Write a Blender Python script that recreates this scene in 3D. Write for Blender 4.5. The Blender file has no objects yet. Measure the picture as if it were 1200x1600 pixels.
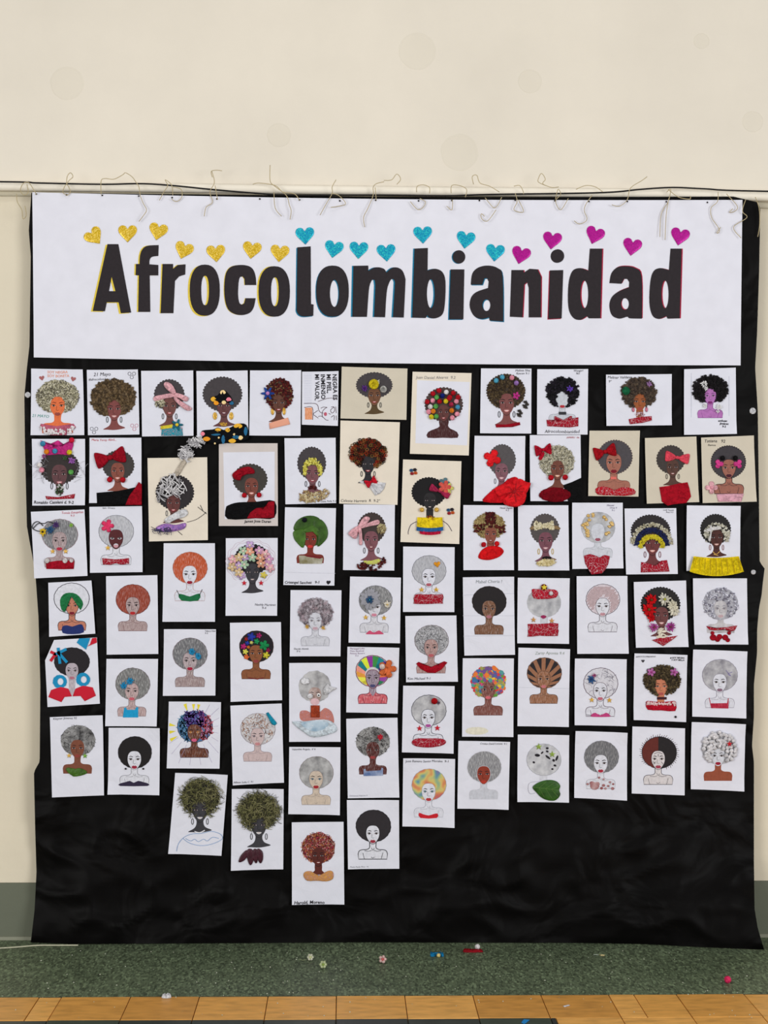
import bpy, math, random
from mathutils import Vector, Matrix, noise
from mathutils.geometry import tessellate_polygon
random.seed(7)
R = math.radians
C = bpy.context.scene.collection
# ------------------------------------------------------------ camera, light
F_PX, D, HZ, MPP = 2311.0, 6.124, 1.677, 0.00265
cam_rot = Matrix.Rotation(-math.atan(60/F_PX), 4, 'Z') @ Matrix.Rotation(R(90)+math.atan(30/F_PX), 4, 'X') @ Matrix.Rotation(R(.2), 4, 'Z')
cam_loc = Vector((0, -D, HZ))
cd = bpy.data.cameras.new('camera'); cam = bpy.data.objects.new('camera', cd); C.objects.link(cam)
cam.matrix_world = Matrix.Translation(cam_loc) @ cam_rot
cd.sensor_fit = 'VERTICAL'; cd.sensor_height = 24; cd.lens = 24*F_PX/1600; cd.clip_start = .05; cd.clip_end = 60
bpy.context.scene.camera = cam
sc = bpy.context.scene
sc.view_settings.view_transform = 'Standard'; sc.view_settings.look = 'None'
sc.view_settings.exposure = 0.0; sc.view_settings.gamma = 1; sc.view_settings.use_curve_mapping = False
w = bpy.data.worlds.new('world'); sc.world = w; w.use_nodes = True
w.node_tree.nodes['Background'].inputs[0].default_value = (1, .985, .96, 1)
w.node_tree.nodes['Background'].inputs[1].default_value = .38
def area(name, loc, target, sx, sy, power, col):
    l = bpy.data.lights.new(name, 'AREA'); l.shape = 'RECTANGLE'; l.size = sx; l.size_y = sy; l.energy = power; l.color = col
    o = bpy.data.objects.new(name, l); C.objects.link(o); o.location = loc
    o.rotation_euler = (Vector(target)-Vector(loc)).to_track_quat('-Z', 'Y').to_euler()
area('daylight_window_left', (-4.6, -7.0, 2.0), (0, 0, 1.9), 3.2, 2.4, 262, (1, .985, .965))
area('daylight_window_right', (4.8, -6.6, 2.1), (0, 0, 1.9), 3.0, 2.4, 262, (.99, .99, 1))
area('overhead_fill', (0, -2.6, 4.9), (0, 0, .6), 2.4, .5, 16, (1, .98, .94))  # unseen fill light added overhead to shade the pipe and brighten the floor

def ray(px, py):
    return (cam_rot.to_3x3() @ Vector(((px-600)/F_PX, (800-py)/F_PX, -1)))
def P(px, py, y=0.0):                       # the point of the plane y = const seen at a pixel
    d = ray(px, py); return cam_loc + d*((y-cam_loc.y)/d.y)
def PF(px, py, z=0.0):                      # the point of a level plane seen at a pixel
    d = ray(px, py); return cam_loc + d*((z-cam_loc.z)/d.z)

# ------------------------------------------------------------ materials
def lin(c):
    c = c/255
    return c/12.92 if c <= .04045 else ((c+.055)/1.055)**2.4
_m = {}
def M(col, kind='paint', **kw):
    key = (col, kind, tuple(sorted(kw.items())))
    if key in _m: return _m[key]
    m = bpy.data.materials.new(kind); _m[key] = m; m.use_nodes = True
    nt = m.node_tree; N = nt.nodes; L = nt.links; b = N['Principled BSDF']
    rgb = tuple(lin(v) for v in col)
    def dark(f): return tuple(min(1, v*f) for v in rgb)+(1,)
    b.inputs['Roughness'].default_value = .75
    b.inputs['Specular IOR Level'].default_value = .25
    tc = N.new('ShaderNodeTexCoord'); mp = N.new('ShaderNodeMapping'); L.new(tc.outputs['Object'], mp.inputs[0])
    no = N.new('ShaderNodeTexNoise'); L.new(mp.outputs[0], no.inputs['Vector'])
    cr = N.new('ShaderNodeValToRGB'); L.new(no.outputs['Fac'], cr.inputs[0]); L.new(cr.outputs[0], b.inputs['Base Color'])
    def ramp(*st):
        e = cr.color_ramp.elements
        while len(e) < len(st): e.new(.5)
        for i, (p, c) in enumerate(st): e[i].position = p; e[i].color = c
    def bump(src, s, dist):
        bp = N.new('ShaderNodeBump'); bp.inputs['Strength'].default_value = s; bp.inputs['Distance'].default_value = dist
        L.new(src, bp.inputs['Height']); L.new(bp.outputs[0], b.inputs['Normal'])
    ns = no.inputs
    if kind == 'paint':
        ns['Scale'].default_value = 90; ramp((.3, dark(.88)), (.7, dark(1.08)))
    elif kind == 'pencil':
        a = kw.get('ang', 25); mp.inputs['Rotation'].default_value = (0, R(a), 0); mp.inputs['Scale'].default_value = (260, 60, 38)
        ns['Scale'].default_value = 1.6; ns['Detail'].default_value = 3
        lt = tuple(min(1, v+(.78-v)*kw.get('lt', .45)) for v in rgb)+(1,)
        ramp((.36, dark(.72)), (.52, dark(1)), (.68, lt))
    elif kind == 'smudge':
        ns['Scale'].default_value = 28; ns['Detail'].default_value = 5
        lt = tuple(min(1, v+(.8-v)*.45) for v in rgb)+(1,)
        ramp((.32, dark(.7)), (.68, lt))
    elif kind == 'paper':
        ns['Scale'].default_value = 14; ns['Detail'].default_value = 3; ramp((.3, dark(.965)), (.7, dark(1.02)))
        n2 = N.new('ShaderNodeTexNoise'); n2.inputs['Scale'].default_value = 9; n2.inputs['Detail'].default_value = 4; n2.inputs['Distortion'].default_value = .6
        L.new(tc.outputs['Object'], n2.inputs['Vector']); bump(n2.outputs[0], kw.get('b', .3), .012)
    elif kind == 'glitter':
        v = N.new('ShaderNodeTexVoronoi'); v.inputs['Scale'].default_value = 420; L.new(tc.outputs['Object'], v.inputs['Vector'])
        se = N.new('ShaderNodeSeparateColor'); L.new(v.outputs['Color'], se.inputs[0]); L.new(se.outputs[0], cr.inputs[0])
        c2 = kw.get('c2', col); ramp((.15, dark(.75)), (.6, dark(1)), (.95, tuple(lin(x) for x in c2)+(1,)))
        b.inputs['Metallic'].default_value = .25; b.inputs['Roughness'].default_value = .32; bump(se.outputs[1], .5, .002)
    elif kind == 'crepe':
        ns['Scale'].default_value = 60; ns['Detail'].default_value = 5; ns['Distortion'].default_value = 1.2
        ramp((.3, dark(.55)), (.65, dark(1.1))); bump(no.outputs[0], 1, .008); b.inputs['Roughness'].default_value = .7; b.inputs['Specular IOR Level'].default_value = .08
    elif kind == 'scraps':
        v = N.new('ShaderNodeTexVoronoi'); v.feature = 'DISTANCE_TO_EDGE'; v.inputs['Scale'].default_value = kw.get('s', 62)
        n2 = N.new('ShaderNodeTexNoise'); n2.inputs['Scale'].default_value = 25; L.new(tc.outputs['Object'], n2.inputs['Vector'])
        ad = N.new('ShaderNodeMixRGB'); ad.inputs[0].default_value = .05; L.new(tc.outputs['Object'], ad.inputs[1]); L.new(n2.outputs['Color'], ad.inputs[2]); L.new(ad.outputs[0], v.inputs['Vector'])
        su = N.new('ShaderNodeMath'); su.operation = 'MULTIPLY'; L.new(v.outputs['Distance'], su.inputs[0]); L.new(n2.outputs['Fac'], su.inputs[1])
        L.new(su.outputs[0], cr.inputs[0]); ramp((.0, (.62, .36, .39, 1)), (.009, (.5, .22, .25, 1)), (.016, dark(.85)), (.25, dark(1.15)))
        bump(v.outputs['Distance'], .5, .004)
    elif kind == 'cloth':
        ns['Scale'].default_value = 5; ns['Detail'].default_value = 6; ramp((.3, dark(.8)), (.75, dark(1.5)))
        b.inputs['Roughness'].default_value = .5; b.inputs['Specular IOR Level'].default_value = .06
        n2 = N.new('ShaderNodeTexNoise'); n2.inputs['Scale'].default_value = 4; n2.inputs['Detail'].default_value = 2.5; n2.inputs['Distortion'].default_value = .8
        L.new(tc.outputs['Object'], n2.inputs['Vector']); bump(n2.outputs[0], .7, .05)
    elif kind == 'wall':
        ns['Scale'].default_value = 1.3; ns['Detail'].default_value = 6; ns['Roughness'].default_value = .6; ramp((.3, dark(.94)), (.7, dark(1.04)))
        n2 = N.new('ShaderNodeTexNoise'); n2.inputs['Scale'].default_value = 16; n2.inputs['Detail'].default_value = 6
        L.new(tc.outputs['Object'], n2.inputs['Vector']); bump(n2.outputs[0], .22, .01)
    elif kind == 'terrazzo':
        v = N.new('ShaderNodeTexVoronoi'); v.inputs['Scale'].default_value = kw.get('s', 150); mp.inputs['Scale'].default_value = (1, .4, 1); L.new(mp.outputs[0], v.inputs['Vector'])
        se = N.new('ShaderNodeSeparateColor'); L.new(v.outputs['Color'], se.inputs[0]); L.new(se.outputs[0], cr.inputs[0])
        ramp((0, dark(.45)), (.35, dark(.85)), (.8, dark(1.2)), (1, dark(1.9)))
        n2 = N.new('ShaderNodeTexNoise'); n2.inputs['Scale'].default_value = 2.5; n2.inputs['Detail'].default_value = 5; L.new(tc.outputs['Object'], n2.inputs['Vector'])
        mx = N.new('ShaderNodeMixRGB'); mx.blend_type = 'MULTIPLY'; mx.inputs[0].default_value = 1
        r2 = N.new('ShaderNodeValToRGB'); r2.color_ramp.elements[0].position = .3; r2.color_ramp.elements[0].color = (.72, .74, .72, 1)
        r2.color_ramp.elements[1].position = .65; L.new(n2.outputs[0], r2.inputs[0])
        L.new(cr.outputs[0], mx.inputs[1]); L.new(r2.outputs[0], mx.inputs[2]); L.new(mx.outputs[0], b.inputs['Base Color'])
        b.inputs['Roughness'].default_value = .5
    elif kind == 'tile':
        mp.inputs['Scale'].default_value = (3, 9, 1); ns['Scale'].default_value = 4; ns['Detail'].default_value = 7
        ramp((.25, dark(.72)), (.5, dark(1)), (.8, dark(1.2))); b.inputs['Roughness'].default_value = .38
    elif kind == 'leaf':
        ns['Scale'].default_value = 40; ramp((.3, dark(.6)), (.7, dark(1.3))); b.inputs['Roughness'].default_value = .45; bump(no.outputs[0], .4, .004)
    elif kind == 'rainbow':                                  # watercolour patches
        ns['Scale'].default_value = kw.get('s', 16); ns['Detail'].default_value = 1
        cols = kw['cols']; n = len(cols); st = []
        for i, c in enumerate(cols): st.append((.27+.46*i/(n-1), tuple(lin(x) for x in c)+(1,)))
        ramp(*st)
    return m

# ------------------------------------------------------------ mesh helpers
def mesh_obj(name, verts, faces, mats, parent=None, fmat=None, smooth=False, org=None):
    me = bpy.data.meshes.new(name)
    o3 = Vector(org) if org is not None else (parent_org(parent) if parent else Vector((0, 0, 0)))
    me.from_pydata([(v[0]-o3.x, v[1]-o3.y, v[2]-o3.z) for v in verts], [], faces)
    for m in (mats if isinstance(mats, (list, tuple)) else [mats]): me.materials.append(m)
    if fmat: me.polygons.foreach_set('material_index', fmat)
    if smooth: me.polygons.foreach_set('use_smooth', [True]*len(faces))
    me.update()
    ob = bpy.data.objects.new(name, me); C.objects.link(ob)
    if parent: ob.parent = parent
    else: ob.location = o3
    return ob
_org = {}
def parent_org(p):
    while p.parent: p = p.parent
    return _org.get(p.name, Vector(p.location))
def tag(o, label=None, cat=None, group=None, kind=None):
    for k, v in (('label', label), ('category', cat), ('group', group), ('kind', kind)):
        if v: o[k] = v
    return o
def empty(name, loc):
    o = bpy.data.objects.new(name, None); C.objects.link(o); o.location = loc; o.empty_display_size = .02; return o
def box(name, x0, x1, y0, y1, z0, z1, m, parent=None, bev=0.0):
    if bev:
        v = []
        for (zz, e) in ((z0, 0), (z1-bev, 0), (z1, bev)):
            v += [(x0+e, y0+e, zz), (x1-e, y0+e, zz), (x1-e, y1-e, zz), (x0+e, y1-e, zz)]
        f = [(3, 2, 1, 0), (8, 9, 10, 11)]
        for k in (0, 4):
            for i in range(4): j = (i+1) % 4; f.append((k+i, k+j, k+4+j, k+4+i))
    else:
        v = [(x, y, z) for z in (z0, z1) for y in (y0, y1) for x in (x0, x1)]
        f = [(0, 2, 3, 1), (4, 5, 7, 6), (0, 1, 5, 4), (2, 6, 7, 3), (0, 4, 6, 2), (1, 3, 7, 5)]
    return mesh_obj(name, v, f, m, parent)
def crs(pts, n=4, closed=True):              # Catmull-Rom smoothing
    out = []; k = len(pts)
    rng = range(k) if closed else range(k-1)
    for i in rng:
        g = (lambda j: pts[j % k]) if closed else (lambda j: pts[max(0, min(k-1, j))])
        p0, p1, p2, p3 = g(i-1), g(i), g(i+1), g(i+2)
        for s in range(n):
            t = s/n
            out.append(tuple(.5*((2*b)+(c-a)*t+(2*a-5*b+4*c-d)*t*t+(3*b-a-3*c+d)*t**3) for a, b, c, d in zip(p0, p1, p2, p3)))
    if not closed: out.append(tuple(pts[-1]))
    return out
def tube_data(pts, r, n=5):
    pts = [Vector(p) for p in pts]; V = []; Fc = []
    up = Vector((0.13, 1, .21)).normalized()
    for i, p in enumerate(pts):
        t = (pts[min(i+1, len(pts)-1)]-pts[max(i-1, 0)])
        if t.length < 1e-9: t = Vector((0, 0, 1))
        t.normalize(); a = t.cross(up); 
        if a.length < 1e-4: a = t.cross(Vector((1, 0, 0)))
        a.normalize(); b = t.cross(a)
        for j in range(n):
            q = p+(a*math.cos(2*math.pi*j/n)+b*math.sin(2*math.pi*j/n))*r; V.append(tuple(q))
    for i in range(len(pts)-1):
        for j in range(n):
            k = (j+1) % n; Fc.append((i*n+j, i*n+k, (i+1)*n+k, (i+1)*n+j))
    Fc.append(tuple(range(n))[::-1]); Fc.append(tuple(range((len(pts)-1)*n, len(pts)*n)))
    return V, Fc
def tube(name, pts, r, m, parent=None, n=6, org=None):
    V, Fc = tube_data(pts, r, n); return mesh_obj(name, V, Fc, m, parent, smooth=True, org=org)

# ------------------------------------------------------------ the setting
WALLUP = M((226, 218, 203), 'wall'); WALLLO = M((222, 212, 190), 'wall')
ledge_z = P(20, 301).z
wall = box('wall_back', -5, 5, 0, .25, -.05, ledge_z, WALLLO); tag(wall, kind='structure')
up = box('wall_back', -5, 5, -.012, .25, ledge_z, 5.2, WALLUP); tag(up, kind='structure')
# rippled plaster ledge behind the pipe
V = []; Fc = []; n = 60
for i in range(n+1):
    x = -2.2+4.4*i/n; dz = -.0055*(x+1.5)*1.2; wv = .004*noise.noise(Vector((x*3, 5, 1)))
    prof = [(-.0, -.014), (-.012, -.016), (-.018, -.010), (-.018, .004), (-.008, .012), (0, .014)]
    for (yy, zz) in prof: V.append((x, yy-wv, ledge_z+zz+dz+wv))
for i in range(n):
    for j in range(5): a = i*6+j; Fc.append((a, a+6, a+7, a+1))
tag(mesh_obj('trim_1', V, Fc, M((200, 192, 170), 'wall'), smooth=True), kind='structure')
for (px, py, r) in ((652, 80, 28), (718, 238, 28), (436, 211, 18), (105, 130, 25), (828, 127, 18), (1096, 64, 12), (1176, 190, 16)):
    c = P(px, py, -.012); V = []; Fc = []; n = 40; rr = r*MPP
    for i in range(n):
        a = 2*math.pi*i/n; k = 1+.04*noise.noise(Vector((px, i*.3, 0)))
        for (q, yy) in ((1.05, 0), (.99, -.0016), (.93, -.0003), (.9, -.0003)): V.append((c.x+rr*q*k*math.cos(a), c.y+yy, c.z+rr*q*k*math.sin(a)))
    V.append((c.x, c.y-.0004, c.z))
    for i in range(n):
        j = (i+1) % n
        for s in range(3): Fc.append((i*4+s, i*4+s+1, j*4+s+1, j*4+s))
        Fc.append((i*4+3, 4*n, j*4+3))
    mesh_obj('plaster_patch', V, Fc, M((223, 215, 199), 'wall'), up, smooth=True)
bz = P(20, 1379).z
base = box('baseboard_back', -5, 5, -.012, 0, 0, bz, M((104, 108, 93), 'wall')); tag(base, kind='structure')
box('cove_strip', -5, 5, -.02, -.012, 0, .014, M((140, 141, 124), 'wall'), base)
strip_y = PF(530, 1556).y
GREEN = M((98, 111, 86), 'terrazzo', s=150)
tag(box('floor', -5, 5, -7.5, .1, -.12, -.012, M((70, 74, 68), 'terrazzo')), kind='structure')
g = box('floor', -5, 5, strip_y+.004, 0, -.012, 0, GREEN); tag(g, kind='structure')
box('floor_joint', -5, 5, strip_y, strip_y+.005, -.011, -.001, M((60, 62, 52)), g)
tf = empty('floor', (0, strip_y, 0)); tag(tf, kind='structure')
tw = (PF(529, 1557).x-PF(422, 1557).x); y1 = PF(530, 1592).y; td = strip_y-y1
x0 = PF(97, 1557).x; rnd = random.Random(3)
YT = [M(c, 'tile') for c in ((224, 165, 84), (214, 156, 78), (230, 172, 92), (208, 150, 74))]
DT = [M(c, 'tile') for c in ((58, 64, 58), (50, 55, 52), (66, 76, 64))]
xs_split = PF(869, 1592).x
def tile(xa, xb, ya, yb, m):
    dz = rnd.uniform(-.0012, .0006)
    box('tile', xa+.0014, xb-.0014, ya+.0014, yb-.0014, -.0118, dz, m, tf, bev=.0015)
k = -9
for k in range(-9, 17):
    a = x0+k*tw; b = a+tw
    if k == -1:
        s = PF(62, 1557).x; tile(a, s, y1, strip_y, YT[1]); tile(s, b, y1, strip_y, YT[2]); continue
    if k == 8:
        s = a+tw*.37; tile(a, s, y1, strip_y, YT[2]); tile(s, b, y1, strip_y, YT[0]); continue
    tile(a, b, y1, strip_y, rnd.choice(YT))
for row in range(1, 6):
    ya, yb = y1-row*td, y1-(row-1)*td
    for k in range(-9, 17):
        a = x0+k*tw; b = a+tw
        if row == 1 and a < xs_split < b:
            tile(a, xs_split, ya, yb, rnd.choice(DT)); tile(xs_split, b, ya, yb, rnd.choice(YT)); continue
        tile(a, b, ya, yb, rnd.choice(YT if (a > xs_split-.01 and row < 4) else DT))

# ------------------------------------------------------------ pipe, cable
pp = []
for i, (px, py) in enumerate(((-700, 284), (0, 291), (300, 294), (600, 298), (900, 301), (1060, 303), (1200, 307), (1800, 316))):
    pp.append(P(px, py, -.042))
pipe = tube('conduit_pipe', crs(pp, 6, False), .0185, M((240, 232, 216), 'wall'), n=16)
tag(pipe, 'cream painted conduit pipe running along the wall above the banner', 'pipe')
mesh_pts = [P(x, y, -.0706) for x, y in ((-400, 281), (0, 284), (60, 286), (160, 288), (220, 287), (270, 290), (330, 296), (400, 302), (450, 305), (600, 305), (700, 306), (760, 304), (900, 302), (960, 300), (1000, 296), (1050, 293), (1100, 295), (1200, 299), (1700, 306))]
tag(tube('cable', crs(mesh_pts, 6, False), .0033, M((24, 22, 22)), n=7), 'black electric cable sagging along the cream pipe', 'cable')

# ------------------------------------------------------------ black cloth
def interp(tab, y):
    if y <= tab[0][0]: return tab[0][1]
    for (a, p), (b, q) in zip(tab, tab[1:]):
        if y <= b: return p+(q-p)*(y-a)/(b-a)
    return tab[-1][1]
LE = [(301, 49), (360, 45), (400, 48), (540, 46), (575, 42), (620, 38), (700, 39), (822, 42), (845, 46), (893, 55), (963, 60), (1069, 63), (1190, 62), (1206, 53), (1299, 55), (1363, 57), (1422, 54), (1473, 48)]
RE = [(309, 1180), (325, 1188), (430, 1186), (520, 1183), (575, 1180), (640, 1184), (790, 1186), (880, 1187), (886, 1195), (910, 1192), (930, 1190), (950, 1186), (985, 1183), (1020, 1183), (1070, 1178), (1120, 1178), (1165, 1175), (1190, 1178), (1345, 1178), (1420, 1179), (1450, 1184), (1484, 1194)]
BOT = [(0, 1472.5), (.06, 1475), (.45, 1472), (.75, 1473), (.84, 1475), (.92, 1480), (1, 1484)]
TOP = [(0, 301), (.3, 304.5), (.45, 307), (.7, 308), (.85, 307.5), (.97, 307), (1, 316)]
Y0 = -.064
SHB = [(0, 1252), (235, 1254), (262, 1342), (352, 1346), (362, 1368), (440, 1370), (452, 1424), (540, 1424), (548, 1366), (624, 1366), (640, 1302), (712, 1302), (730, 1275), (890, 1268), (1175, 1258)]
nu, nv = 170, 200; V = []; Fc = []
for j in range(nv+1):
    v = j/nv
    for i in range(nu+1):
        u = i/nu; pt = interp(TOP, u); pb = interp(BOT, u); py = pt+(pb-pt)*v
        px = interp(LE, py)*(1-u)+interp(RE, py)*u
        yf = PF(px, pb, .003).y
        st = interp(SHB, px)
        t = max(0, min(1, (py-st-4)/(pb-st-4))); t2 = t*t*(3-2*t)
        y = Y0+(yf-Y0)*t2
        amp = .0009+.028*min(1, max(0, (py-st-6)/60))*(1-.75*max(0, (py-1440)/40))
        q = Vector((px*.006, py*.010, 0)); q2 = Vector((px*.011+py*.006, py*.016-px*.004, 3))
        rid = (1-abs(noise.noise(q2))*2.2)**2 if abs(noise.noise(q2)) < .45 else 0
        dy = amp*(noise.noise(q)*.9+.35*noise.noise(q2*2.1)-.55*rid)
        e = max(0, 1-min(u, 1-u)*40)
        if py > 1280: dy += .02*e*math.sin(py*.02)
        y2 = y+dy
        if v > .995: y2 = y
        pnt = P(px, py, min(y2, -.03)); pnt.z = max(pnt.z, .003)
        if v == 1: pnt = PF(px, py, .003)
        V.append(tuple(pnt))
for j in range(nv):
    for i in range(nu): a = j*(nu+1)+i; Fc.append((a, a+nu+1, a+nu+2, a+1))
cloth = mesh_obj('backdrop_cloth', V, Fc, M((8, 7, 7), 'cloth'), smooth=True, org=P(600, 1472, Y0))
tag(cloth, 'large black cloth backdrop hanging from the pipe down to the green floor', 'backdrop')

# ------------------------------------------------------------ drawing helper: everything laid on one sheet
LAY = .00045
class Sheet:
    def __init__(s, name, label, cat, corners, col, y, group=None, b=.5, curl=1.0, poly=None, nx=8, ny=10, paper='paper', mat=None, seed=0, sag=0):
        s.y = y; s.n = 0
        cx = sum(c[0] for c in corners)/4; cy = max(c[1] for c in corners)
        s.org = P(cx, cy, y); s.root = empty(name, s.org); _org[s.root.name] = s.org
        tag(s.root, label, cat, group)
        tl, tr, br, bl = corners; m = mat or M(col, 'paper', b=b)
        if poly: s.paper = s.slab(paper, poly, m, 0, .0008); return
        V = []; Fc = []; rd = random.Random(seed or int(cx*7+cy)); ck = [rd.uniform(0, .007)*curl for _ in range(4)]; s.ck = ck; s.cor = corners
        for side in (0, 1):
            for j in range(ny+1):
                v = j/ny
                for i in range(nx+1):
                    u = i/nx
                    px = (tl[0]*(1-u)+tr[0]*u)*(1-v)+(bl[0]*(1-u)+br[0]*u)*v
                    py = (tl[1]*(1-u)+tr[1]*u)*(1-v)+(bl[1]*(1-u)+br[1]*u)*v
                    py += sag*math.sin(math.pi*u)*(1-.35*v); cc = 0
                    for k, (uu, vv) in enumerate(((0, 0), (1, 0), (1, 1), (0, 1))):
                        d = max(0, 1-abs(u-uu)/.25)*max(0, 1-abs(v-vv)/.2); cc += ck[k]*d
                    p = P(px, py, y); V.append((p.x, y-cc+side*.0007, p.z))
        N1 = (nx+1)*(ny+1)
        for j in range(ny):
            for i in range(nx):
                a = j*(nx+1)+i; Fc.append((a, a+nx+1, a+nx+2, a+1)); Fc.append((N1+a, N1+a+1, N1+a+nx+2, N1+a+nx+1))
        rim = [i for i in range(nx+1)]+[(j+1)*(nx+1)-1 for j in range(1, ny+1)]+[ny*(nx+1)+i for i in range(nx-1, -1, -1)]+[j*(nx+1) for j in range(ny-1, 0, -1)]
        for a, b2 in zip(rim, rim[1:]+rim[:1]): Fc.append((a, b2, N1+b2, N1+a))
        s.paper = mesh_obj(paper, V, Fc, m, s.root)
    ck = None
    def lift(s, px, py):
        if not s.ck: return 0
        tl, tr, br, bl = s.cor
        v = (py-(tl[1]+tr[1])/2)/((bl[1]+br[1])/2-(tl[1]+tr[1])/2); a = tl[0]+(bl[0]-tl[0])*v; b = tr[0]+(br[0]-tr[0])*v; u = (px-a)/(b-a)
        return sum(k*max(0, 1-abs(u-uu)/.25)*max(0, 1-abs(v-vv)/.2) for k, (uu, vv) in zip(s.ck, ((0, 0), (1, 0), (1, 1), (0, 1))))
    def W(s, p, d):
        q = P(p[0], p[1], s.y); return (q.x, s.y-d-s.lift(p[0], p[1]), q.z)
    def flat(s, name, pts, m, L, parent=None, holes=(), label=None, kind=None):
        loops = [pts]+list(holes); allp = [p for l in loops for p in l]
        tri = tessellate_polygon([[Vector((p[0], -p[1], 0)) for p in l] for l in loops])
        V = [s.W(p, L*LAY) for p in allp]
        Fc = []
        for t in tri:
            a, b, c = (allp[i] for i in t)
            ar = (b[0]-a[0])*(c[1]-a[1])-(b[1]-a[1])*(c[0]-a[0])
            if abs(ar) > 1e-9: Fc.append(tuple(t) if ar < 0 else (t[2], t[1], t[0]))
        o = mesh_obj(name, V, Fc, m, parent or s.root); tag(o, label, kind=kind); return o
    def slab(s, name, pts, m, L, t, parent=None, label=None):
        tri = tessellate_polygon([[Vector((p[0], -p[1], 0)) for p in pts]]); n = len(pts)
        V = [s.W(p, L*LAY) for p in pts]+[s.W(p, L*LAY-t) for p in pts]
        Fc = [tuple(x) for x in tri]+[(i, (i+1) % n, n+(i+1) % n, n+i) for i in range(n)]
        return tag(mesh_obj(name, V, Fc, m, parent or s.root), label)
    def puff(s, name, pts, m, L, t, parent=None, label=None, wr=.0, kind=None, ctr=None):
        n = len(pts); cx = ctr[0] if ctr else sum(p[0] for p in pts)/n; cy = ctr[1] if ctr else sum(p[1] for p in pts)/n
        V = []; Fc = []; rings = ((1, 0), (.97, .45), (.85, .85), (.55, 1), (.25, .95))
        for k, h in rings:
            for i, p in enumerate(pts):
                d = L*LAY+t*h*(1+wr*noise.noise(Vector((p[0]*.6, p[1]*.6, k*4))))
                V.append(s.W((cx+(p[0]-cx)*k, cy+(p[1]-cy)*k), max(d, L*LAY)))
        V.append(s.W((cx, cy), L*LAY+t*.9))
        for r in range(len(rings)-1):
            for i in range(n): j = (i+1) % n; Fc.append((r*n+i, r*n+j, (r+1)*n+j, (r+1)*n+i))
        b = (len(rings)-1)*n
        for i in range(n): Fc.append((b+i, b+(i+1) % n, b+n))
        o = mesh_obj(name, V, Fc, m, parent or s.root, smooth=True); return tag(o, label, kind=kind)
    def line(s, name, pts, wd, m, L, closed=False, parent=None, label=None):
        n = len(pts); V = []; Fc = []
        for i, p in enumerate(pts):
            a = pts[(i-1) % n] if closed or i else p; b = pts[(i+1) % n] if closed or i < n-1 else p
            dx, dy = b[0]-a[0], b[1]-a[1]; l = math.hypot(dx, dy) or 1; nx, ny = -dy/l*wd/2, dx/l*wd/2
            V += [s.W((p[0]+nx, p[1]+ny), L*LAY), s.W((p[0]-nx, p[1]-ny), L*LAY)]
        for i in range(n if closed else n-1): j = (i+1) % n; Fc.append((2*i, 2*i+1, 2*j+1, 2*j))
        return tag(mesh_obj(name, V, Fc, m, parent or s.root), label)
    def lines(s, name, plist, wd, m, L, parent=None, kind='stuff'):
        V = []; Fc = []
        for pts in plist:
            b0 = len(V); n = len(pts)
            for i, p in enumerate(pts):
                a = pts[max(0, i-1)]; b = pts[min(n-1, i+1)]; dx, dy = b[0]-a[0], b[1]-a[1]; l = math.hypot(dx, dy) or 1
                V += [s.W((p[0]-dy/l*wd/2, p[1]+dx/l*wd/2), L*LAY), s.W((p[0]+dy/l*wd/2, p[1]-dx/l*wd/2), L*LAY)]
            for i in range(n-1): Fc.append((b0+2*i, b0+2*i+1, b0+2*i+3, b0+2*i+2))
        return tag(mesh_obj(name, V, Fc, m, parent or s.root), kind=kind)
    def ball(s, x, y, r, m, L=4, name='pom_pom', parent=None, label=None, sq=.8):
        V = []; Fc = []; c = s.W((x, y), L*LAY+r*MPP*sq*.8); rr = r*MPP; nu, nv = 10, 7
        for j in range(nv+1):
            ph = math.pi*j/nv
            for i in range(nu):
                th = 2*math.pi*i/nu; k = 1+.10*noise.noise(Vector((x+i*1.3, y+j*1.7, 2)))
                V.append((c[0]+rr*k*math.sin(ph)*math.cos(th), c[1]+rr*sq*k*math.sin(ph)*math.sin(th), c[2]+rr*k*math.cos(ph)))
        for j in range(nv):
            for i in range(nu): q = (i+1) % nu; Fc.append((j*nu+i, j*nu+q, (j+1)*nu+q, (j+1)*nu+i))
        return tag(mesh_obj(name, V, Fc, m, parent or s.root, smooth=True), label)
    def flower(s, x, y, r, m, mc=None, n=5, L=6, t=.005, label=None, sharp=False, rot=0, name='flower', inner=.38):
        pts = []
        for i in range(n):
            a = rot+2*math.pi*i/n; w_ = math.pi/n
            if sharp: pts += [(a-w_, inner), (a-w_*.35, .8), (a, 1), (a+w_*.35, .8)]
            else: pts += [(a-w_, inner+.12), (a-w_*.62, .86), (a-w_*.2, 1), (a+w_*.2, 1), (a+w_*.62, .86)]
        q = [(x+r*k*math.cos(a), y+r*k*math.sin(a)) for a, k in pts]
        o = s.puff(name, q, m, L, t, wr=.5, label=label)
        if mc: s.ball(x, y, r*.26, mc, L+t/LAY*.55, 'flower_center', o)
        return o
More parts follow.
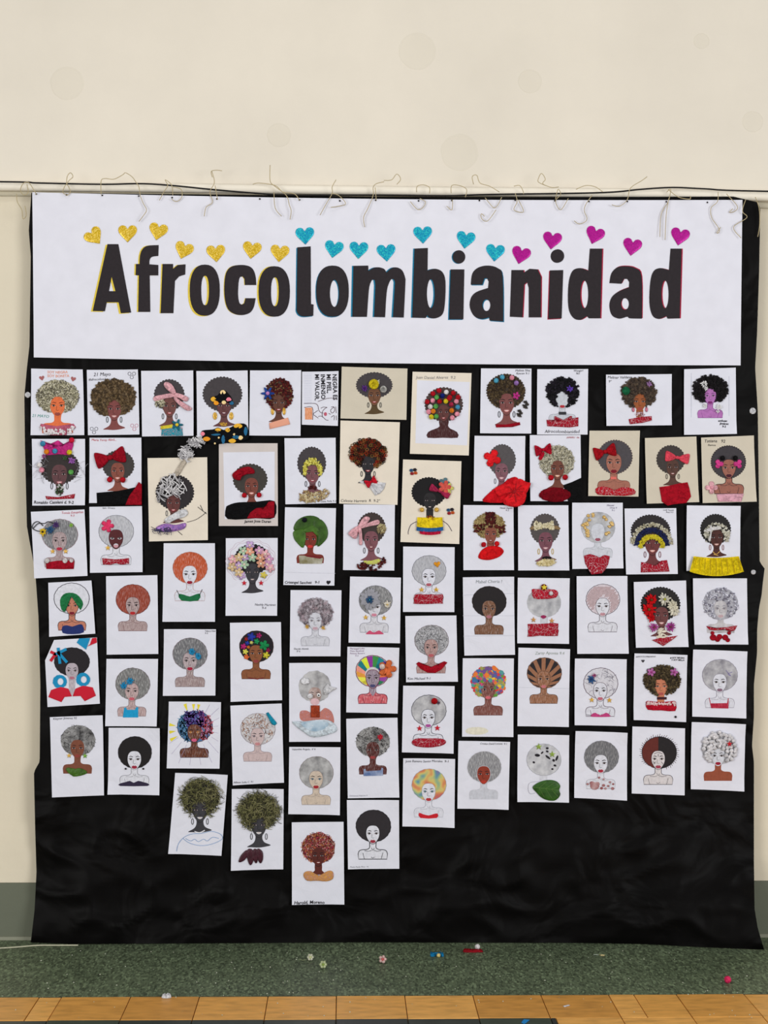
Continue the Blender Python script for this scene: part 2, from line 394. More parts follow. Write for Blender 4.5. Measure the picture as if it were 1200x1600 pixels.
    def petals(s, x, y, r, m, mc=None, n=16, L=6, label=None, name='flower', lift=.006):
        V = []; Fc = []; rd = random.Random(int(x*3+y))
        for i in range(n*2):
            a = 2*math.pi*i/(n*2)+rd.uniform(-.15, .15); rr = r*rd.uniform(.7, 1.05)*(1 if i % 2 else .75); wd = r*.13
            ca, sa = math.cos(a), math.sin(a); b0 = len(V); z = L*LAY+rd.uniform(.2, 1)*lift
            for (k, w2, d) in ((.1, .4, .7), (.5, 1, 1.1), (.85, .9, 1), (1, .15, .6)):
                V.append(s.W((x+ca*rr*k-sa*wd*w2, y+sa*rr*k+ca*wd*w2), z*d)); V.append(s.W((x+ca*rr*k+sa*wd*w2, y+sa*rr*k-ca*wd*w2), z*d+.001))
            for q in range(3): Fc.append((b0+2*q, b0+2*q+1, b0+2*q+3, b0+2*q+2))
        o = tag(mesh_obj(name, V, Fc, m, s.root), label)
        if mc: s.ball(x, y, r*.18, mc, L+lift/LAY, 'flower_center', o)
        return o
    def star(s, x, y, r, m, L=5, name='star_earring', rot=0, label=None, n=5, parent=None):
        pts = [(x+r*(1 if i % 2 == 0 else .42)*math.sin(rot+math.pi*i/n), y-r*(1 if i % 2 == 0 else .42)*math.cos(rot+math.pi*i/n)) for i in range(2*n)]
        return s.puff(name, pts, m, L, .0015, label=label, parent=parent)
    def bow(s, x, y, w_, h, ang, m, L=6, t=.009, label=None, name='bow'):
        ca, sa = math.cos(R(ang)), math.sin(R(ang))
        rt = lambda p: (x+p[0]*ca-p[1]*sa, y+p[0]*sa+p[1]*ca)
        b = None
        for sg in (-1, 1):
            q = crs([(sg*.06*w_, -.12*h), (sg*.3*w_, -.42*h), (sg*.48*w_, -.5*h), (sg*.5*w_, 0), (sg*.46*w_, .5*h), (sg*.25*w_, .4*h), (sg*.06*w_, .12*h)][::sg], 3)
            o = s.puff(name if b is None else 'bow_loop', [rt(p) for p in q], m, L, t, wr=.8, label=label if b is None else None, parent=b)
            b = b or o
        s.puff('bow_knot', [rt((.1*w_*math.cos(a), .17*h*math.sin(a))) for a in [i*.6283 for i in range(10)]], m, L+4, t, parent=b)
        return b
    def text(s, body, x, y, h, m, rot=0, L=2.2, bold=0, sh=.15, sx=1.0, name='handwriting'):
        cu = bpy.data.curves.new('t', 'FONT'); cu.body = body; cu.size = 1; cu.shear = sh; cu.resolution_u = 2; cu.offset = bold
        ob = bpy.data.objects.new('t', cu); C.objects.link(ob); me = bpy.data.meshes.new_from_object(ob)
        bpy.data.objects.remove(ob); k = h/.72; ca, sa = math.cos(R(rot)), math.sin(R(rot)); rd = random.Random(len(body)); ph = rd.random()*6
        V = []
        for v in me.vertices:
            a, b = v.co.x*k*sx, -(v.co.y)*k+.07*h*math.sin(v.co.x*.9+ph)
            V.append(s.W((x+a*ca-b*sa, y+a*sa+b*ca), L*LAY))
        Fc = [tuple(p.vertices) for p in me.polygons]; bpy.data.meshes.remove(me); bpy.data.curves.remove(cu)
        return tag(mesh_obj(name, V, Fc, m, s.root), kind='stuff' if name == 'handwriting' else None)
    def scatter(s, name, region, n, kind, size, mats, L, parent=None, label=None, asp=2.2, seed=1, spread=.0015):
        rd = random.Random(seed+n); xs, ys, xe, ye, test = region
        V = []; Fc = []; fm = []; c = 0; tries = 0
        while c < n and tries < n*12:
            tries += 1; x, y = rd.uniform(xs, xe), rd.uniform(ys, ye)
            if not test(x, y): continue
            c += 1; mi = rd.randrange(len(mats)); a = rd.uniform(0, math.pi*2); ca, sa = math.cos(a), math.sin(a); z = L*LAY+rd.random()*spread
            r = size*rd.uniform(.75, 1.25); b0 = len(V); f0 = len(Fc); rm = r*MPP
            pt = lambda p, q, d: V.append(s.W((x+p*ca-q*sa, y+p*sa+q*ca), z+d))
            if kind in ('grain', 'clump'):
                k = asp if kind == 'grain' else 1.15; j = (lambda: 1) if kind == 'grain' else (lambda: rd.uniform(.6, 1.3))
                pt(-r*k*j(), 0, rm*.3); pt(0, -r*j(), rm*.3); pt(r*k*j(), 0, rm*.3); pt(0, r*j(), rm*.3); pt(r*k*.4, r*.5, rm*j()); pt(-r*k*.4, -r*.4, rm*1.1*j())
                Fc += [(b0, b0+1, b0+5), (b0+1, b0+2, b0+4), (b0+2, b0+3, b0+4), (b0+3, b0, b0+5), (b0+1, b0+4, b0+5), (b0+3, b0+5, b0+4)]
            elif kind == 'ring':
                nn = 9
                for i in range(nn):
                    th = 2*math.pi*i/nn; cx, cy = math.cos(th), math.sin(th)
                    pt(r*cx, r*cy, 0); pt(r*.78*cx, r*.78*cy, rm*.5); pt(r*.55*cx, r*.55*cy, 0)
                for i in range(nn):
                    j = (i+1) % nn
                    for q in (0, 1): Fc.append((b0+3*i+q, b0+3*i+q+1, b0+3*j+q+1, b0+3*j+q))
            elif kind in ('fiber', 'stroke'):
                bend = rd.uniform(-.5, .5)*r; ww = asp; lift = rm*.25 if kind == 'fiber' else 0; m_ = 4
                for i in range(m_+1):
                    t = i/m_*2-1; pt(t*r, bend*(1-t*t)-ww/2, lift*(1-t*t)); pt(t*r, bend*(1-t*t)+ww/2, lift*(1-t*t)+(.0004 if kind == 'fiber' else 0))
                for i in range(m_): Fc.append((b0+2*i, b0+2*i+1, b0+2*i+3, b0+2*i+2))
            elif kind == 'patch':
                nn = 6
                for i in range(nn): th = 2*math.pi*i/nn; k = rd.uniform(.7, 1.2); pt(r*k*math.cos(th), r*k*math.sin(th), 0)
                Fc.append(tuple(b0+i for i in range(nn)))
            fm += [mi]*(len(Fc)-f0)
        o = mesh_obj(name, V, Fc, mats, parent or s.root, fmat=fm); return tag(o, label, kind='stuff')

# regions for scatter
def ell(cx, cy, rx, ry, hole=None, ymax=None):
    def t(x, y):
        if ((x-cx)/rx)**2+((y-cy)/ry)**2 > 1: return False
        if ymax and y > ymax: return False
        if hole and ((x-hole[0])/hole[2])**2+((y-hole[1])/hole[3])**2 < 1: return False
        return True
    return (cx-rx, cy-ry, cx+rx, cy+ry, t)
def inpoly(pts):
    def t(x, y):
        r = False; n = len(pts)
        for i in range(n):
            (xa, ya), (xb, yb) = pts[i], pts[i-1]
            if (ya > y) != (yb > y) and x < (xb-xa)*(y-ya)/(yb-ya)+xa: r = not r
        return r
    return (min(p[0] for p in pts), min(p[1] for p in pts), max(p[0] for p in pts), max(p[1] for p in pts), t)

FACE_A = [(0, -.5), (.2, -.46), (.35, -.3), (.4, -.02), (.37, .22), (.26, .46), (.1, .62), (0, .64), (-.1, .62), (-.26, .46), (-.37, .22), (-.4, -.02), (-.35, -.3), (-.2, -.46)]
FACE_B = [(0, -.5), (.22, -.46), (.37, -.28), (.41, 0), (.36, .25), (.22, .48), (.08, .61), (0, .62), (-.08, .61), (-.22, .48), (-.36, .25), (-.41, 0), (-.37, -.28), (-.22, -.46)]
BUST_A = [(-.18, .3), (.18, .3), (.18, .6), (.21, .8), (.33, .95), (.64, 1.08), (.4, 1.16), (0, 1.22), (-.4, 1.2), (-.64, 1.18), (-.33, 1.0), (-.21, .82), (-.18, .6)]
BUST_B = [(-.19, .4), (.19, .4), (.19, .65), (.2, .85), (.36, .95), (.66, .97), (.82, 1.05), (.88, 1.22), (.85, 1.53), (0, 1.54), (-.85, 1.53), (-.88, 1.22), (-.82, 1.05), (-.66, .97), (-.36, .95), (-.2, .85), (-.19, .65)]
INK = (38, 34, 38)
def hairshape(cx, cy, rx, ry, style, n=None, seed=0):
    pts = []; n = n or 34; N = n*5 if style == 'scallop' else 72
    for i in range(N):
        a = 2*math.pi*i/N; ca, sa = math.cos(a), math.sin(a)
        k = 1-.10*max(0, sa)**3 if style == 'scallop' else 1
        if style == 'scallop': e = .955+.06*abs(math.sin(n*a/2))
        elif style == 'rough': e = 1+.07*noise.noise(Vector((ca*4+seed, sa*4, seed)))+.03*noise.noise(Vector((ca*13, sa*13, seed)))
        else: e = 1+.018*noise.noise(Vector((ca*6+seed, sa*6, seed)))+.008*math.sin(a*23)
        pts.append((cx+rx*k*e*ca, cy+ry*e*sa))
    return pts
def figure(S, T, hx, hy, rx, ry, fx, ey, Fu, hair, skin, lip=(150, 30, 45), hairkind='paint', style=None, skinkind='paint', outline=None, bust=True, hoops=None, eyes=True, neck=None, brow=(30, 22, 24), hn=30, lw=.8, hang=25, face=True, bustcol=None, hairlt=.45, eyecol=None):
    style = style or ('scallop' if T == 'A' else 'round')
    sk = M(skin, skinkind) if skinkind != 'pencil' else M(skin, 'pencil', lt=.25)
    T_ = lambda pts, n=3: [(fx+a*Fu, ey+b*Fu) for a, b in crs(pts, n)]
    S.hx, S.hy, S.rx, S.ry, S.fx, S.ey, S.F = hx, hy, rx, ry, fx, ey, Fu
    bp = [(fx+a*Fu, ey+b*Fu) for a, b in (crs(BUST_A, 3) if T == 'A' else crs(BUST_B[:8], 3, False)+[BUST_B[8], BUST_B[10]]+crs(BUST_B[11:], 3, False))]
    ol = M(outline) if outline else None
    if bust:
        S.flat('bust', bp, M(bustcol, skinkind) if bustcol else sk, 1)
        if ol and T == 'B':
            S.line('bust_outline', bp, lw, ol, 1.5, closed=True)
            g = lambda *p: [(fx+a*Fu, ey+b*Fu) for a, b in crs(list(p), 3, False)]
            S.lines('pencil_line', [g((-.6, 1.15), (-.55, 1.35), (-.5, 1.53)), g((.6, 1.15), (.55, 1.35), (.5, 1.53)), g((-.5, 1.02), (-.25, 1.06), (-.07, 1.0)), g((.5, 1.02), (.25, 1.06), (.07, 1.0)), g((-.08, .85), (0, 1.0), (.08, .88)), g((-.1, 1.4), (0, 1.47), (.1, 1.4))], lw*.7, ol, 1.6)
    hp = hairshape(hx, hy, rx, ry, style, hn, hx)
    hm = M(hair, 'pencil', ang=hang, lt=hairlt) if hairkind == 'pencil' else M(hair, hairkind)
    S.hair = S.flat('hair', hp, hm, 2)
    if ol: S.line('hair_outline', hp, lw, ol, 2.5, closed=True)
    if not face: return
    fp = T_(FACE_A if T == 'A' else FACE_B)
    S.face = S.flat('face', fp, sk, 3)
    if ol: S.line('face_outline', fp, lw*.8, ol, 3.4, closed=True, parent=S.face)
    f = lambda a, b: (fx+a*Fu, ey+b*Fu)
    if T == 'A':     # closed neck shade line under the chin drawn on the print
        S.line('chin_line', [f(a, b) for a, b in crs([(-.2, .56), (-.08, .645), (0, .665), (.08, .645), (.2, .56)], 3, False)], .7, M(tuple(int(c*.55) for c in skin)), 3.2, parent=S.face)
    if eyes:
        bm_ = M(brow); dk = M(eyecol or (28, 22, 26)); wh = M((176, 160, 158))
        for sg in (-1, 1):
            S.flat('eyebrow', [f(sg*a, b) for a, b in ((.08, -.165), (.22, -.215), (.36, -.14), (.22, -.17), (.09, -.13))][::sg], bm_, 4, S.face)
            e = [f(sg*.215+.095*math.cos(t), .0+.04*math.sin(t)) for t in [i*math.pi/5 for i in range(10)]]
            eye = S.flat('eye', e, wh, 4, S.face)
            # lash line and iris belong to the eye's own mesh slot through a second flat piece
            me = eye.data; nb = len(me.vertices)
            ex = [f(sg*.215+.052*math.cos(t), .0+.05*math.sin(t)) for t in [i*math.pi/4 for i in range(8)]]
            la = [f(sg*a, b) for a, b in ((.11, 0), (.2, -.055), (.33, -.03), (.36, -.05), (.2, -.085), (.1, -.02))]
            vs = [tuple(v.co) for v in me.vertices]; fs = [tuple(p.vertices) for p in me.polygons]; k0 = len(fs)
            o3 = parent_org(S.root)
            for loop in (ex, la):
                b0 = len(vs); vs += [tuple(Vector(S.W(p, 4.5*LAY))-o3) for p in loop]; fs.append(tuple(range(b0, b0+len(loop))))
            me.clear_geometry(); me.from_pydata(vs, [], fs); me.materials.append(dk)
            me.polygons.foreach_set('material_index', [0]*k0+[1]*(len(fs)-k0)); me.update()
        S.line('nose', [f(a, b) for a, b in ((-.05, .02), (-.06, .15), (-.07, .24), (0, .27), (.07, .24))], max(.45, .022*Fu), M(tuple(int(c*.62) for c in skin)), 4, parent=S.face)
    if T == 'A':
        S.flat('lips', [f(a, b) for a, b in crs([(-.15, .39), (0, .375), (.15, .39), (.08, .47), (0, .495), (-.08, .47)], 2)], M(lip), 4, S.face)
        S.flat('teeth', [f(a, b) for a, b in ((-.1, .4), (0, .395), (.1, .4), (.05, .44), (-.05, .44))], M((225, 205, 200)), 4.5, S.face)
    else:
        S.flat('lips', [f(a, b) for a, b in crs([(-.17, .46), (-.07, .37), (0, .39), (.07, .37), (.17, .46), (.08, .55), (-.08, .55)], 3)], M(lip), 4, S.face)
    if hoops:
        for sg in (-1, 1):
            S.line('hoop_earring', [f(sg*.4+.055*math.cos(t), .62+.16*math.sin(t)) for t in [i*math.pi/7 for i in range(14)]], .9, M(hoops), 3.6, closed=True)
# ------------------------------------------------------------ banner
YB = -.073
bc = ((50.5, 300.5), (1160, 312.5), (1157, 571), (53, 558.5))
B = Sheet('banner', 'long white paper banner lettered in black with a row of glitter hearts', 'banner', bc, (224, 224, 234), YB, b=.12, curl=.3, nx=40, ny=10, seed=5, sag=4.5)
BK = M((40, 34, 38), 'paint'); YE, BE, RE_ = M((222, 196, 70)), M((14, 120, 158)), M((172, 34, 66))
c1 = lambda pts: [(u/2, 240+v/2) for u, v in pts]
c2 = lambda pts: [(600+u/2, 240+v/2) for u, v in pts]
c3 = lambda pts: [(450+u/4.8, 340+v/4.8) for u, v in pts]
def se(cx, cy, rx, ry, n=2.4, N=36):
    o = []
    for i in range(N):
        a = 2*math.pi*i/N; ca, sa = math.cos(a), math.sin(a)
        o.append((cx+rx*math.copysign(abs(ca)**(2/n), ca), cy+ry*math.copysign(abs(sa)**(2/n), sa)))
    return o
LT = [
 ('A', c1([(336, 283), (370, 283), (410, 497), (378, 499), (371, 465), (334, 465), (328, 493), (290, 492)]), [c1([(349, 385), (361, 430), (341, 430)])], YE, -3, 1),
 ('f', c1([(432, 495), (434, 381), (424, 380), (425, 345), (436, 345), (438, 318), (446, 298), (462, 288), (496, 286), (495, 320), (475, 323), (468, 332), (467, 346), (495, 348), (495, 381), (468, 381), (470, 495)]), [], YE, -2.2, 0),
 ('r', c1([(502, 499), (508, 345), (541, 345), (541, 360), (556, 348), (580, 346), (579, 378), (560, 384), (547, 398), (542, 499)]), [], YE, -1.8, 0),
 ('o', c1(se(640, 427, 47, 80)), [c1(se(641, 428, 12, 46))], YE, -3, 1),
 ('c', c1([(801, 411), (799, 385), (792, 364), (778, 352), (752, 348), (722, 354), (706, 375), (701, 415), (703, 455), (712, 485), (730, 500), (755, 505), (780, 498), (793, 480), (799, 452), (767, 452), (763, 468), (756, 472), (748, 466), (744, 440), (746, 400), (750, 386), (758, 384), (764, 392), (765, 411)]), [], YE, -1, 0),
 ('o', c1(se(857, 431, 49, 79)), [c1(se(859, 432, 12, 45))], YE, -2.5, 0),
 ('l', c1([(929, 293), (971, 290), (972, 470), (980, 472), (979, 507), (945, 509), (928, 495), (927, 460)]), [], BE, -1.5, 1),
 ('o', c1(se(1039, 430, 51, 80)), [c1(se(1045, 437, 14, 42, 2))], BE, -1.2, 1),
 ('m', c3([(490, 362), (602, 360), (603, 400), (640, 378), (680, 373), (720, 385), (738, 412), (775, 380), (815, 374), (855, 395), (878, 450), (880, 500), (868, 750), (786, 748), (800, 520), (800, 480), (790, 462), (775, 462), (758, 490), (740, 560), (728, 748), (645, 746), (655, 510), (650, 470), (632, 465), (615, 500), (605, 560), (592, 745), (482, 745)]), [], BE, -2.2, 0),
 ('b', c2([(95, 297), (137, 295), (136, 365), (160, 360), (182, 370), (192, 400), (190, 470), (182, 503), (160, 515), (140, 512), (136, 505), (130, 514), (88, 513)]), [c2(se(146, 438, 12, 45, 2))], BE, -2, 0),
 ('i', c2([(208, 362), (251, 362), (248, 518), (203, 518)]), [], BE, -1.5, 1),
 ('a', c2([(271, 410), (276, 375), (295, 356), (325, 350), (355, 358), (371, 385), (373, 525), (330, 522), (328, 512), (305, 517), (282, 508), (268, 480), (272, 450), (290, 432), (325, 420), (327, 400), (322, 390), (314, 390), (307, 410)]), [c2(se(320, 474, 12, 18, 2))], BE, 1.2, 1),
 ('n', c2([(398, 364), (436, 364), (437, 372), (455, 360), (480, 362), (491, 385), (490, 512), (452, 512), (452, 420), (447, 402), (438, 410), (433, 512), (393, 510)]), [], RE_, 1.5, 0),
 ('i', c2([(518, 365), (560, 364), (555, 515), (513, 517)]), [], RE_, -1.2, 1),
 ('d', c2([(643, 297), (682, 297), (676, 515), (640, 515), (634, 508), (612, 520), (590, 512), (576, 480), (576, 410), (588, 368), (612, 358), (638, 366)]), [c2(se(626, 440, 12, 43, 2))], RE_, 1.8, 0),
 ('a', c2([(704, 405), (710, 375), (728, 356), (755, 352), (785, 358), (805, 385), (806, 516), (768, 515), (760, 510), (735, 516), (712, 505), (704, 475), (712, 448), (735, 430), (765, 418), (766, 402), (760, 392), (750, 392), (742, 407)]), [c2(se(753, 470, 12, 18, 2))], RE_, 1.2, -1),
 ('d', c2([(895, 297), (930, 297), (924, 515), (886, 516), (882, 508), (858, 517), (838, 505), (829, 465), (832, 400), (842, 368), (862, 358), (890, 364)]), [c2(se(878, 440, 11, 43, 2))], RE_, 1.8, 0)]
def soften(pts, lim=58):
    n = len(pts); sharp = []
    for i in range(n):
        a, b, c = pts[i-1], pts[i], pts[(i+1) % n]
        t = abs(math.degrees(math.atan2((b[0]-a[0])*(c[1]-b[1])-(b[1]-a[1])*(c[0]-b[0]), (b[0]-a[0])*(c[0]-b[0])+(b[1]-a[1])*(c[1]-b[1]))))
        if t > lim: sharp.append(i)
    if not sharp: return crs(pts, 3)
    out = []
    for k, i in enumerate(sharp):
        j = sharp[(k+1) % len(sharp)]; run = [pts[i]]; q = i
        while True:
            q = (q+1) % n; run.append(pts[q])
            if q == j: break
        out += (crs(run, 4, False) if len(run) > 3 else run)[:-1]
    return out
for ch, outer, holes, em, dx, dy in LT:
    if ch in 'cmbandf' or (ch == 'l'): outer = soften(outer)
    lo = B.flat('letter', outer, BK, 4, holes=holes, label='black hand-coloured letter '+ch)
    B.flat('letter_edge', [(x+dx, y+dy) for x, y in outer], em, 2, parent=lo, holes=[[(x+dx, y+dy) for x, y in h] for h in holes])
for (x, y) in ((234, 323), (543, 320)):
    q = c2([(x, y)])[0]; do = B.flat('letter_dot', se(q[0], q[1], 10, 10.5, 2, 20), BK, 4)
    B.flat('letter_edge', se(q[0]-1.3, q[1]+.4, 10, 10.5, 2, 20), BE if x < 300 else BK, 2, parent=do)
HP = [(0, .95), (-.42, .5), (-.86, .02), (-1, -.38), (-.88, -.72), (-.56, -.88), (-.22, -.78), (0, -.48), (.22, -.78), (.56, -.88), (.88, -.72), (1, -.38), (.86, .02), (.42, .5)]
def heart(S, x, y, r, rot, m, name='heart', label=None, L=5, t=.0015, parent=None):
    ca, sa = math.cos(R(rot)), math.sin(R(rot)); pts = []
    P2 = crs(HP[1:], 2, False); P2 = [HP[0]]+P2
    for a, b in P2: pts.append((x+r*(a*ca-b*sa), y+r*(a*sa+b*ca)))
    return S.puff(name, pts, m, L, t, label=label, parent=parent, ctr=(x, y))
GO, BL_, MG = M((226, 186, 30), 'glitter', c2=(255, 225, 120)), M((16, 160, 205), 'glitter', c2=(60, 225, 205)), M((196, 20, 156), 'glitter', c2=(150, 10, 120))
for x, y, rot in ((147.5, 370, 38), (199.5, 365, 0), (247, 362, -12), (287, 391.5, -18), (337.5, 396, 4), (393.5, 391, -8), (437, 396, -6)):
    heart(B, x, y, 14.6, -rot, GO, label='gold glitter heart')
for x, y, rot in ((476.5, 368.5, 3), (521.5, 389.5, -10), (560.5, 391, -3), (603.5, 395, 4), (660.5, 367, 2), (727.5, 375, -8), (773.5, 395, -6)):
    heart(B, x, y, 14.6, -rot, BL_, label='blue glitter heart')
for x, y, rot in ((813.5, 399, -14), (862.5, 376, -8), (929, 368, -18), (987.5, 386, -10), (1062, 370, -12)):
    heart(B, x, y, 14.8, -rot, MG, label='magenta glitter heart')
for x, y in ((57, 303.5), (104, 304.5), (160, 305.5), (217, 306.5), (269, 309), (339, 311), (406, 311), (468, 312.5), (531, 314), (587, 313), (654, 314), (706, 313.5), (749, 313.5), (805, 313), (867, 314), (920, 315), (980, 315), (1041, 315.5), (1105, 316.5)):
    B.ball(x, y, 1.3, M((30, 24, 24)), 1, 'staple')

# ------------------------------------------------------------ colours and small builders for the drawings
WHT = (220, 221, 232); BGE = (226, 216, 200); BG2 = (205, 196, 178)
GRP = 'portrait drawings on the black cloth'; GREY = (112, 112, 116); DK = (66, 61, 64)
RED = M((156, 12, 32), 'crepe'); RSC = M((156, 10, 36), 'scraps'); BRT = M((205, 24, 34), 'crepe'); GOLD = M((214, 164, 62), 'glitter', c2=(250, 215, 120))
PINKR = M((232, 176, 184), 'crepe'); PEN = M((60, 58, 66)); INKM = M((30, 27, 34)); SEED = [M(c) for c in ((200, 194, 168), (168, 162, 134), (120, 115, 96), (215, 210, 190))]
BEAN = [M(c) for c in ((78, 22, 22), (98, 30, 28), (60, 16, 18))]; WPAP = M((222, 222, 226), 'crepe')
_k = [0]
def sheet(label, c, col=WHT, **kw):
    _k[0] += 1
    return Sheet('portrait_drawing', label, 'drawing', c, col, YB-.0012-.00035*(_k[0] % 7)-kw.pop('up', 0), GRP, **kw)
def rect(x0, y0, x1, y1, j=0, seed=1):
    if not j: return [(x0, y0), (x1, y0), (x1, y1), (x0, y1)]
    rd = random.Random(seed+int(x0)); o = []
    for (a, b), (c, d) in zip(((x0, y0), (x1, y0), (x1, y1), (x0, y1)), ((x1, y0), (x1, y1), (x0, y1), (x0, y0))):
        for i in range(5): t = i/5; o.append((a+(c-a)*t+rd.uniform(-j, j), b+(d-b)*t+rd.uniform(-j, j)))
    return o
def dress(S, pts, m=None, name='dress', t=.004, L=5, wr=.6, label=None): return S.puff(name, pts, m or RSC, L, t, wr=wr, label=label)
def hring(S, pad=.0, hole=1.0):
    return ell(S.hx, S.hy, S.rx*(1+pad), S.ry*(1+pad), hole=(S.fx, S.ey+.06*S.F, .42*S.F*hole, .6*S.F*hole))
def poms(S, lst, r=4, names='pom_pom'):
    for x, y, c in lst: S.ball(x, y, r, M(c, 'crepe'), 4, names)
PC = dict(r=(180, 20, 34), w=(226, 222, 222), b=(70, 150, 190), n=(18, 34, 110), g=(96, 170, 84), y=(226, 204, 40), o=(226, 128, 34), p=(236, 150, 170), m=(170, 44, 74), v=(160, 120, 190), c=(80, 160, 190))

# ================= top row
S = sheet('drawing with grey-speckled seed afro, orange face and two small pink hearts above', ((49, 576), (129.5, 577.5), (132, 680), (48, 680)))
figure(S, 'B', 90, 620, 33, 26, 90, 634, 28, (150, 146, 122), (222, 112, 66), lip=(150, 70, 60), eyecol=(60, 40, 20), brow=(110, 40, 26))
S.scatter('seed_hair', hring(S, .02), 900, 'grain', .95, SEED+[M((96, 90, 80))], 3, asp=1.8)
dress(S, [(64, 662), (88, 666), (115, 662), (119, 668), (106, 674), (104, 680), (76, 680), (74, 674), (62, 668)], M((190, 96, 120), 'crepe'))
S.scatter('white_ruffle', inpoly([(63, 664), (76, 671), (104, 671), (117, 664), (119, 668), (107, 679), (74, 679), (61, 668)]), 60, 'clump', 2, [M((228, 224, 226))], 10)
heart(S, 65.5, 591, 4, -10, M((165, 100, 100)), L=3, t=.0003); heart(S, 114.5, 592.5, 4, 14, M((165, 100, 100)), L=3, t=.0003)
S.text('SOY NEGRA\nSOY BONITA', 74, 583.5, 4.2, M((226, 160, 140)), sh=0, bold=.02); S.text('21 MAYO', 50, 651, 4.6, M((70, 150, 140)), rot=5)
S = sheet('drawing with wide dull-brown curled-paper afro and a date written at the top', ((135.7, 578), (215.7, 577.5), (218, 679), (137.5, 680)))
figure(S, 'A', 177, 622, 35, 28.5, 178.5, 639, 27, (96, 78, 56), (126, 70, 68), lip=(210, 150, 150), hoops=(60, 70, 70), style='rough')
S.scatter('curled_paper_hair', hring(S, .03), 420, 'clump', 2.3, [M(c) for c in ((110, 90, 62), (88, 70, 48), (122, 102, 76), (74, 60, 44))], 3)
S.text('21 Mayo', 146, 587.5, 5.6, INKM); S.text('#afrocolombianidad', 138.5, 594.5, 4, INKM, sx=.95)
for x, y, c in ((206, 586, PEN), (147, 672, PEN), (210, 667, M((190, 110, 130)))):
    S.lines('doodle_flower', [[(x+dx+2.6*math.cos(t*.7), y+dy+2.6*math.sin(t*.7)) for t in range(10)] for dx, dy in ((-3.5, -2), (3.5, -2), (0, 3.5))], .6, c, 2)
S = sheet('drawing with a large pale pink ribbon bow across the hair and teal dotted shoulder cloth', ((220.5, 579.5), (302, 579), (302.5, 681), (222, 682)))
figure(S, 'A', 264.5, 617.5, 24, 25, 265, 634.5, 26, DK, (110, 70, 66), hoops=(60, 64, 68))
S.scatter('seed_patch', ell(250, 630, 8, 7), 90, 'grain', .9, SEED, 4)
dress(S, [(253, 667), (268, 664), (285, 668), (286, 681), (252, 681)], M((26, 140, 160), 'scraps', s=90)); dress(S, [(251, 666), (270, 663), (270, 669), (251, 671)], M((226, 206, 60), 'crepe'), 'collar', L=8)
S.flower(277, 664, 10, M((40, 110, 130), 'crepe'), M((226, 196, 50)), sharp=True, L=10)
o = S.puff('ribbon_bow', crs([(241, 620), (258, 616), (274, 614), (274, 620), (258, 623), (242, 627)], 3), PINKR, 8, .005, wr=.6)
for q in ([(272, 617), (262, 610), (256, 602), (259, 597), (268, 600), (275, 612)], [(275, 614), (286, 617), (295, 622), (291, 628), (281, 623), (273, 619)], [(273, 618), (282, 626), (300, 638), (293, 642), (281, 634), (272, 624)]):
    S.puff('ribbon_loop', crs(q, 3), PINKR, 10, .008, wr=.7, parent=o)
S = sheet('drawing with dark scalloped afro, flowered black headband and flowered dress hanging below its sheet', ((307, 580), (387, 579), (388, 681), (308, 682.5)), up=.005)
figure(S, 'A', 347.6, 616, 31, 27.5, 350, 634, 27, DK, (98, 60, 62), lip=(86, 34, 66), hn=36)
FLO = [M(c) for c in ((232, 176, 50), (30, 100, 140), (235, 130, 150), (240, 210, 150), (232, 150, 30))]
dress(S, crs([(331, 626), (330, 620), (340, 618), (348, 609), (356, 614), (363, 624), (362, 633), (356, 627), (347, 628), (337, 630)], 2), M((16, 16, 20), 'crepe'), 'headband', L=7)
for x, y, r, c in ((334, 624, 4, 0), (338, 630, 3.4, 4), (348.5, 613.5, 3.8, 3), (357.5, 624.5, 3.6, 2), (350, 629, 3, 3), (362, 630, 3, 1)): S.puff('cloth_flower', crs([(x+r*math.cos(a)*1.2, y+r*math.sin(a)) for a in (0, 1, 2, 3, 4, 5)], 2), FLO[c], 14, .001)
for x in (336, 361.5): S.puff('earring', se(x, 650, 3.4, 6, 2, 14), GOLD, 6, .002, label='gold teardrop earring')
S.scatter('necklace', ell(349.6, 663, 6, 2.5), 40, 'grain', .7, [GOLD], 4)
dress(S, crs([(316, 673), (333, 671), (341, 668), (350, 672), (362, 667), (372, 662), (385, 664), (389, 682), (383, 688), (360, 691), (340, 694), (326, 691), (316, 682)], 3), M((12, 14, 18), 'crepe'), L=7)
for x, y, r, q, c in ((341, 672, 5, .6, 0), (356, 672, 4, .9, 0), (372, 666, 7, .6, 0), (317, 678, 3.4, 1, 2), (323, 686, 6, .6, 4), (337, 679, 8, .25, 1), (349, 687, 3, 2.4, 1), (363, 689, 6, .6, 0), (369, 683, 6, .5, 1), (376, 684, 4, .9, 3), (384, 674, 3, 2.4, 1), (342, 684, 1.8, 1, 3), (366, 679, 2, 1, 3), (336, 693, 1.6, 1, 3)): S.puff('cloth_flower', se(x, y, r, r*q, 1.7, 12), FLO[c], 15, .001)
S = sheet('drawing with maroon bean-covered hair and a blue fabric star flower on its left', ((390.7, 579), (470.6, 578.5), (469.5, 681), (389.5, 680.5)))
figure(S, 'A', 436, 616, 21.5, 25, 435.5, 629.5, 25, (66, 48, 40), (96, 60, 48), hoops=None)
S.scatter('bean_hair', hring(S, .02, .95), 330, 'grain', 1.5, BEAN+BEAN+[M((130, 104, 66))], 3, asp=1.5)
S.flower(418.5, 615, 11.5, M((36, 70, 150), 'crepe'), M((190, 130, 190)), sharp=True, L=9, n=6)
for x in (426, 444): S.puff('earring', se(x, 642.5, 2.6, 6, 2, 12), GOLD, 6, .002, label='gold bead earring')
